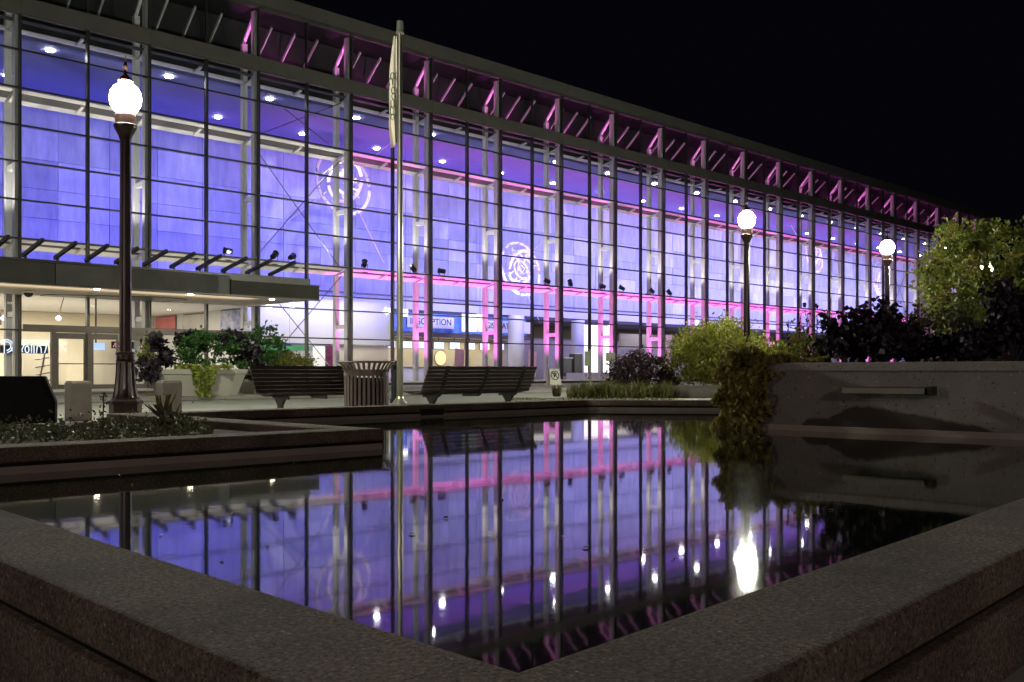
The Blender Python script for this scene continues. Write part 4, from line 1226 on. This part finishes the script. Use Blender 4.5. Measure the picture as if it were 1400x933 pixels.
x, y, _ = P(757, 47, 0)
t = thing('sandwich_board', (x, y, 0.12), 'folding no parking board standing on the terrace by the grass tuft', 'sign')
def board_leg(s):
    # faces turned towards the pool
    return None
ang = R(-20)
bu = Vector((math.cos(ang), math.sin(ang), 0)); bv = Vector((-math.sin(ang), math.cos(ang), 0))
c0 = Vector((x, y, 0.125))
for s in (-1, 1):
    b = MB()
    lo = c0 + bv * 0.26 * s; hi = c0 + bv * 0.03 * s + Vector((0, 0, .82))
    nn = bv * 0.012
    vs = [lo - bu * .3, lo + bu * .3, hi + bu * .27, hi - bu * .27]
    b.add([p - nn for p in vs] + [p + nn for p in vs], [(0, 1, 2, 3), (7, 6, 5, 4), (0, 4, 5, 1), (1, 5, 6, 2), (2, 6, 7, 3), (3, 7, 4, 0)])
    b.build('board', M['signboard'], t)
# ring, P and slash as thin raised print on the front board
lo = c0 - bv * 0.26; hi = c0 - bv * 0.03 + Vector((0, 0, .82))
upv = (hi - lo).normalized(); nf = bu.cross(upv) * 1.0
if nf.dot(-fw) < 0: nf = -nf
cc = lo + upv * 0.52 + nf * 0.02
b = MB(); b.tube([cc + bu * .21 * math.cos(2 * math.pi * k / 24) + upv * .21 * math.sin(2 * math.pi * k / 24) for k in range(25)], 0.022, 6); b.build('ring', M['signink'], t)
b = MB(); b.bar(cc - bu * .15 + upv * .15, cc + bu * .15 - upv * .15, 0.04, 0.01, up=nf); b.build('slash', M['signink'], t)
pm_ = text_mesh('P', 0.34, M['signink'], 'letter', bold=0.012)
o = link('letter', pm_, t, cc + nf * 0.004)
o.matrix_local = Matrix.Translation(Vector(cc + nf * .004) - WORLD[t.name]) @ Matrix((bu, upv, nf)).transposed().to_4x4()

def signpost(px, Y, w0, w1, z0, z1, label):
    x, y, _ = P(px, Y, 0)
    t = thing('parking_sign', (x, y, 0.12), label, 'street sign', 'parking signs at the terrace edge')
    m_ = MB(); m_.tube([(x, y, .12), (x, y, z1 + .1)], 0.04, 8); m_.build('post', noisy('green_post', (0.2, 0.28, 0.2), (0.24, 0.32, 0.24), 2, .5), t)
    b = MB(); c = Vector((x, y, 0)) - fw * .06
    b.bar(c + rt * w0 + Vector((0, 0, (z0 + z1) / 2)), c + rt * w1 + Vector((0, 0, (z0 + z1) / 2)), 0.02, z1 - z0); b.build('plate', noisy('sign_back', (0.28, 0.3, 0.22), (0.34, 0.35, 0.27), 2, .5), t)
signpost(806.5, 50, -.28, -.02, 1.1, 1.85, 'narrow street sign seen edge on in front of the white kiosk')
signpost(834, 51, -.22, .26, 1.35, 1.8, 'square street sign on a post at the right side of the white kiosk')

# ------------------------------------------------------------------ planters and plants
LG = {
    'kale': leafmat('kale_leaf', (0.012, 0.008, 0.016), (0.028, 0.016, 0.03), None, 0.1),
    'green': leafmat('green_leaf', (0.03, 0.08, 0.025), (0.06, 0.16, 0.04), (0.1, 0.22, 0.04)),
    'lime': leafmat('lime_leaf', (0.16, 0.22, 0.03), (0.3, 0.36, 0.05), (0.38, 0.4, 0.08)),
    'yellow': leafmat('yellow_green_leaf', (0.12, 0.16, 0.02), (0.24, 0.27, 0.035), (0.32, 0.24, 0.05), 0.4),
    'purple': leafmat('purple_leaf', (0.025, 0.012, 0.02), (0.05, 0.025, 0.035), (0.07, 0.04, 0.04)),
    'vine': leafmat('vine_leaf', (0.15, 0.10, 0.04), (0.28, 0.25, 0.06), (0.40, 0.33, 0.12), .4, scale=9),
    'tree': leafmat('tree_leaf', (0.08, 0.10, 0.018), (0.18, 0.21, 0.035), (0.24, 0.20, 0.05), 0.4, scale=1.6),
    'dim': leafmat('dull_leaf', (0.04, 0.045, 0.02), (0.07, 0.075, 0.03), (0.11, 0.09, 0.05)),
    'grass': leafmat('dry_grass', (0.09, 0.11, 0.03), (0.16, 0.17, 0.05), (0.26, 0.2, 0.09)),
}


def stems(t, c, n, r, h, m=None, name='stem'):
    for _ in range(n):
        a = random.uniform(0, 6.28); q = random.uniform(.3, 1) * r
        b = MB(); b.tube([c, (c[0] + q * .4 * math.cos(a), c[1] + q * .4 * math.sin(a), c[2] + h * .55), (c[0] + q * math.cos(a), c[1] + q * math.sin(a), c[2] + h)], [.02, .014, .006], 5)
        b.build(name, m or M['bark'], t)


def plant(name, c, rad, n, per, spread, size, m, label, cat, group=None, lo=-0.4, droop=.2, aspect=.55, st=3, flat=0.0):
    t = thing(name, (c[0], c[1], c[2]), label, cat, group)
    pts = clumps((c[0], c[1], c[2] + rad[2] * .55), rad, n, per, spread, lo)
    pts = pts[pts[:, 2] > c[2] + 0.01]
    leaves(pts, size, m, 'foliage', t, droop=droop, aspect=aspect, flat=flat)
    if st: stems(t, c, st, rad[0] * .6, rad[2] * 1.1)
    return t


def pot(px0, px1, Y, label):
    a = P(px0, Y, 0); c = P(px1, Y, 0)
    cx, cy_ = (a[0] + c[0]) / 2, (a[1] + c[1]) / 2
    w_ = math.hypot(c[0] - a[0], c[1] - a[1]) / 2
    t = thing('planter', (cx, cy_, 0.12), label, 'planter', 'concrete planters on the terrace')
    b = MB(); b.lathe([(w_ * .80, .124), (w_ * .97, .74)], 8, (cx, cy_, 0)); b.build('bowl', M['potstone'], t)
    b = MB(); b.lathe([(w_, .745), (w_ * 1.01, .88), (w_ * .88, .882), (w_ * .86, .80)], 8, (cx, cy_, 0)); b.build('rim', M['potstone'], t)
    b = MB(); b.lathe([(w_ * .85, .78), (w_ * .85, .81)], 8, (cx, cy_, 0)); b.build('soil', M['soil'], t)
    return cx, cy_, w_
pc = pot(203, 336, 28.6, 'wide octagonal concrete planter left of the benches, overflowing with green leaves')
pc2 = pot(322, 400, 31.2, 'octagonal concrete planter behind the left bench, under dark leaves')
def at_(px, Y, z): return P(px, Y, z)
c = at_(290, 28.4, .85); plant('green_bedding', c, (0.95, .7, .75), 46, 60, .12, .11, LG['green'], 'lush green bedding plants filling the wide planter', 'plant')
c = at_(212, 27.7, .55); plant('purple_kale', c, (.45, .4, .85), 26, 30, .12, .2, LG['kale'], 'near black kale drooping over the planter edge beside the lamp post', 'plant', 'dark kale plants', -.9)
c = at_(265, 28.6, 1.35); plant('purple_kale', c, (.5, .4, .45), 16, 26, .1, .18, LG['kale'], 'near black kale topping the green bedding plants', 'plant', 'dark kale plants')
c = at_(318, 28.8, 1.3); plant('purple_kale', c, (.45, .4, .5), 16, 26, .1, .18, LG['kale'], 'near black kale at the right end of the wide planter', 'plant', 'dark kale plants')
# trailing lime vine over the pot front
t = thing('trailing_vine', at_(277, 27.0, .85), 'lime green vine trailing down the front of the wide planter', 'plant')
q = []
for k in range(420):
    f = random.random(); ww = .36 * (1 - f * .55)
    p = Vector(at_(279, 27.15 + .1 * random.random(), .92 - f * .78)) + rt * random.uniform(-ww, ww) - fw * random.uniform(-.05, .12)
    q.append(p)
for k in range(220):
    p = Vector(at_(random.uniform(238, 318), 27.3 + .3 * random.random(), .9 + .1 * random.random())); q.append(p)
leaves(q, .13, LG['lime'], 'foliage', t, droop=.5, aspect=.75)
for k in range(4):
    b = MB(); b.tube([at_(268 + 6 * k, 27.2, .9), at_(268 + 6 * k, 27.05, .55), at_(270 + 5 * k, 27.1, .2)], .008, 5); b.build('stem', M['bark'], t)
c = at_(207, 28.5, 1.0); plant('lime_plant', c, (.35, .3, .5), 10, 22, .1, .13, LG['lime'], 'lime leaved plant between the lamp post and the black kale', 'plant')
t = thing('ornamental_grass', at_(258, 28.8, 1.0), 'spray of thin pale grass stalks above the wide planter', 'grass')
blades([at_(258, 28.8, 1.2)], 26, 1.5, LG['grass'], 'blade', t, lean=.55, wd=.006)
c = at_(352, 30.6, .85); plant('dark_bedding', c, (.9, .7, .95), 40, 46, .12, .12, LG['green'], 'dark green bushy plant in the planter behind the left bench', 'plant')
c = at_(348, 30.0, .55); plant('purple_kale', c, (.5, .4, .75), 20, 26, .12, .19, LG['kale'], 'near black kale hanging over the planter behind the left bench', 'plant', 'dark kale plants', -.9)
c = at_(398, 30.8, .9); plant('lime_shrub', c, (.7, .5, .32), 22, 36, .1, .1, LG['yellow'], 'small yellow green shrub just above the left bench back', 'shrub')

# low planting in the near flower bed
gc = MB(); q = []
for k in range(3600):
    px = random.uniform(-40, 285); Y = random.uniform(7.6, 10.8)
    p = P(px, Y, 0)
    if p[1] < PEN_V + .42 or p[1] > 10.2 or p[0] > PEN_U - .65: continue
    hgt = 0.07 + .07 * max(0, math.sin(p[0] * 7.1) + math.sin(p[1] * 5.3 + p[0])) * random.random() + (.12 * random.random() if random.random() < .08 else 0)
    q.append((p[0], p[1], .25 + random.random() * hgt))
o = leaves(q, .045, LG['dim'], 'ground_cover', None, at=(3, 9, .25)); tag(o, kind='stuff')
q = []
for k in range(700):
    px = random.uniform(180, 290); Y = random.gauss(9.1, .3); p = P(px, Y, 0)
    if p[1] < PEN_V + .42 or p[0] > PEN_U - .6: continue
    q.append((p[0], p[1], .25 + random.random() * .2 * (1 - abs(px - 235) / 70)))
c = P(232, 9.2, .25)
t = thing('low_bush', c, 'small loose bush in the flower bed at the pool edge corner', 'bush')
leaves(q, .05, LG['dim'], 'foliage', t); stems(t, c, 9, .3, .26)
t = thing('flower_spike', P(140.5, 9.4, .25), 'single thin leafy spike standing up from the low flower bed', 'plant')
c = P(140.5, 9.4, .25); b = MB(); b.tube([c, (c[0] + .01, c[1], c[2] + .36)], .006, 5); b.build('stem', M['bark'], t)
leaves([(c[0] + random.uniform(-.03, .03), c[1] + random.uniform(-.03, .03), c[2] + .06 + .3 * random.random()) for _ in range(70)], .035, LG['dim'], 'foliage', t)
for k, (px, lab) in enumerate(((222, 'tall dry weed stalks before the right concrete bollard'),)):
    c = P(px, 9.7, .25); t = thing('weed', c, lab, 'plant'); stems(t, c, 9, .14, .34, LG['grass'])
    leaves([(c[0] + random.gauss(0, .09), c[1] + random.gauss(0, .09), c[2] + .15 + .22 * random.random()) for _ in range(90)], .03, LG['vine'], 'foliage', t)

# vine over the corner of the raised planter
t = thing('climbing_vine', (WEND[0], WEND[1], .9), 'autumn coloured vine hanging over the corner of the raised planter wall', 'vine')
q = []
for k in range(4200):
    f = random.random() ** .8
    edge = 990 + 6 * math.sin(f * 19) ; right = 1046 - 26 * max(0, f - .45) + 5 * math.sin(f * 11) + random.gauss(0, 6)
    px = random.uniform(edge, right)
    z = 1.02 - f * .92
    s = (px - 990) / 60
    p = Vector((WEND[0], WEND[1], z)) + Vector((_d.x, _d.y, 0)) * (0.62 * s - .02) + n3 * random.uniform(.02, .16)
    q.append(p)
for k in range(3400):
    px = 994 + 140 * random.random() ** 1.5
    top_ = .30 * max(.25, 1 - (px - 994) / 150) * (.75 + .25 * math.sin(px * .13))
    q.append(Vector(P(px, 11.3 + random.random() * 1.2, .9 + top_ * random.random() ** .8)))
leaves(q, .075, LG['vine'], 'foliage', t, droop=.6, aspect=.8)
for k in range(6):
    s = .1 + k * .09; p = Vector((WEND[0], WEND[1], 0)) + Vector((_d.x, _d.y, 0)) * s + n3 * .04
    b = MB(); b.tube([p + Vector((0, 0, .98)), p + n3 * .05 + Vector((0, 0, .6)), p + Vector((0, 0, .2))], .008, 5); b.build('stem', M['bark'], t)
# dark kale and others on the raised planter
def kale(px, Y, ztop, wpx, label, lean=0, n=26):
    c = P(px, Y, .86); w_ = wpx / FPX * Y / 2; h_ = ztop - .86
    t = thing('garden_kale', c, label, 'plant', 'big dark kale plants on the raised planter')
    pts = []
    for k in range(n):
        a = random.uniform(0, 6.28); q_ = random.uniform(.25, 1.0); el = random.uniform(.25, 1.0)
        tip = Vector(c) + Vector((math.cos(a) * w_ * q_ * (1.15 - el * .5), math.sin(a) * w_ * q_ * (1.15 - el * .5), h_ * el)) + rt * lean * w_ * el
        for s in range(46):
            f = .45 + .55 * random.random()
            p = Vector(c).lerp(tip, f) + Vector((random.gauss(0, .035), random.gauss(0, .035), random.gauss(0, .03) + .06 * math.sin(f * 3.14)))
            pts.append(p)
        b = MB(); b.tube([c, Vector(c).lerp(tip, .55) + Vector((0, 0, .05)), tip], [.016, .012, .005], 5)
        if k < 8: b.build('stem', LG['kale'], t)
    leaves(pts, .07, LG['kale'], 'foliage', t, droop=.2, aspect=.9)
kale(1160, 11.3, 1.52, 130, 'big dark kale rising left of the far street lamp', .1, 34)
kale(1205, 11.0, 1.66, 120, 'tallest dark kale, right in front of the far street lamp post', .2, 36)
kale(1250, 11.2, 1.40, 120, 'dark kale low beside the shrub on the raised planter', 0, 26)
kale(1385, 10.2, 1.80, 110, 'dark kale at the right edge, in front of the tree', .1, 44)
kale(1340, 10.4, 1.35, 100, 'dark low kale below the tree crown', 0, 24)
c = P(1290, 12.4, .86); plant('dull_shrub', c, (.8, .6, .55), 46, 60, .1, .07, LG['dim'], 'dull olive shrub between the dark kale plants', 'shrub')
c = P(1100, 12.6, .86); plant('leafy_shrub', c, (.42, .35, .32), 20, 46, .08, .07, LG['yellow'], 'yellowish leafy shrub beside the vine on the raised planter', 'shrub')
for k, (px, h_) in enumerate(((1077, .62), (1093, .66), (1103, .72), (1116, .7), (1124, .62), (1131, .66))):
    c = P(px, 12.6, .86)
    t = thing('seed_stalk', c, 'thin dark seed stalk on the raised planter, %s of six' % ('leftmost', 'second from the left', 'third from the left', 'third from the right', 'second from the right', 'rightmost')[k], 'plant', 'seed stalks on the raised planter')
    b = MB(); b.tube([c, (c[0] + .02, c[1], c[2] + h_)], .005, 5); b.build('stem', M['bark'], t)
    leaves([(c[0] + random.gauss(0, .018), c[1] + random.gauss(0, .018), c[2] + h_ * (.45 + .55 * random.random())) for _ in range(45)], .035, LG['purple'], 'foliage', t)
q = [P(random.uniform(1060, 1400), random.uniform(9.8, 11.6), .87 + .05 * random.random()) for _ in range(1500)]
q = [p for p in q if (Vector((p[0], p[1])) - Vector(WEND)).dot(Vector((nrm.x, nrm.y))) < -.3]
tag(leaves(q, .06, LG['dim'], 'planter_ground_cover', None, at=(12, 5, .86)), kind='stuff')

# shrubs, grass strip and low wall beyond the pool
a = P(917, 30.0, 0); c = P(1040, 30.0, 0)
t = thing('low_wall', a, 'low grey retaining wall under the yellow green shrub', 'wall')
b, _ = wall_run('x', [(a[0], a[1]), (c[0], c[1])], .3, 0, .32, None, t, 1); b.build('wall_face', M['concrete'], t)
b, _ = wall_run('x', [(a[0], a[1]), (c[0], c[1])], .34, .322, .38, None, t, 1); b.build('coping', M['concrete'], t, bevel=.01)
c = P(985, 31.6, .3); t = plant('yellow_shrub', c, (2.1, 1.4, 1.42), 210, 90, .17, .10, LG['yellow'], 'large feathery yellow green shrub lit by the middle street lamp', 'shrub', None, -.5, st=6)
c = P(880, 32.0, .02); plant('purple_shrub', c, (1.25, .9, .95), 80, 60, .14, .12, LG['purple'], 'dark purple leaved shrub left of the yellow green shrub', 'shrub', None, -.5, st=6)
c = P(1052, 30.0, .3); plant('lime_bush', c, (.7, .7, 1.0), 50, 60, .14, .11, LG['yellow'], 'yellow bush behind the vine covered corner', 'bush', None, -.5, st=4)
rows = []
for k in range(300):
    px = random.uniform(778, 922) + random.gauss(0, 3); Y = random.uniform(29.2, 31.4); rows.append(P(px, Y, 0.0))
tag(blades(rows, 22, .38, LG['grass'], 'grass_strip', None, at=P(850, 30, 0), lean=.4, wd=.012), kind='stuff')
t = thing('grass_tuft', P(761, 31.5, 0), 'single grass tuft in front of the no parking board', 'grass')
blades([P(761 + k * .8, 31.5, 0) for k in range(-6, 7)], 14, .42, LG['grass'], 'blade', t, lean=.45, wd=.008)
q = [P(random.uniform(700, 930), random.uniform(27.0, 29.4), .004 + .02 * random.random()) for _ in range(1500)]
tag(leaves(q, .05, LG['grass'], 'fallen_leaves', None, at=P(800, 28, 0), flat=.8), kind='stuff')

# tree on the right
tp = P(1352, 28.0, 0)
t = thing('tree', tp, 'tree with yellowing leaves at the right, in front of the hall end', 'tree')
b = MB(); top = Vector(tp) + Vector((.1, 0, 3.0))
b.tube([tp, Vector(tp) + Vector((.05, .03, 1.3)), top, top + Vector((0, .1, 1.4))], [.13, .10, .07, .02], 8)
b.build('trunk', M['bark'], t, smooth=True)
for k in range(16):
    a = random.uniform(0, 6.28); z_ = random.uniform(1.3, 3.4); l = random.uniform(.9, 1.8)
    p0 = Vector(tp) + Vector((.05, .02, z_)); p1 = p0 + Vector((math.cos(a) * l, math.sin(a) * l, l * .55))
    b = MB(); b.tube([p0, p0.lerp(p1, .5) + Vector((0, 0, .12)), p1], [.045, .03, .01], 6); b.build('limb', M['bark'], t)
pts = clumps((tp[0], tp[1], 3.35), (1.75, 1.75, 2.05), 170, 62, .19, -.8, .35)
leaves(pts, .155, LG['tree'], 'crown', t, droop=.5, aspect=.6)

q = [P(random.uniform(150, 1150), random.uniform(3.2, 12), WZ + .004) for _ in range(90)]
q = [p for p in q if p[1] < PEN_V - .3 and p[0] > 1.4 and p[0] < 9.5 and p[1] > 1.9 or (5.6 < p[0] < 9.5 and 2 < p[1] < 11)]
tag(leaves(q, .028, LG['vine'], 'floating_leaves', None, at=(4, 4, WZ), flat=1.0, droop=0), kind='stuff')
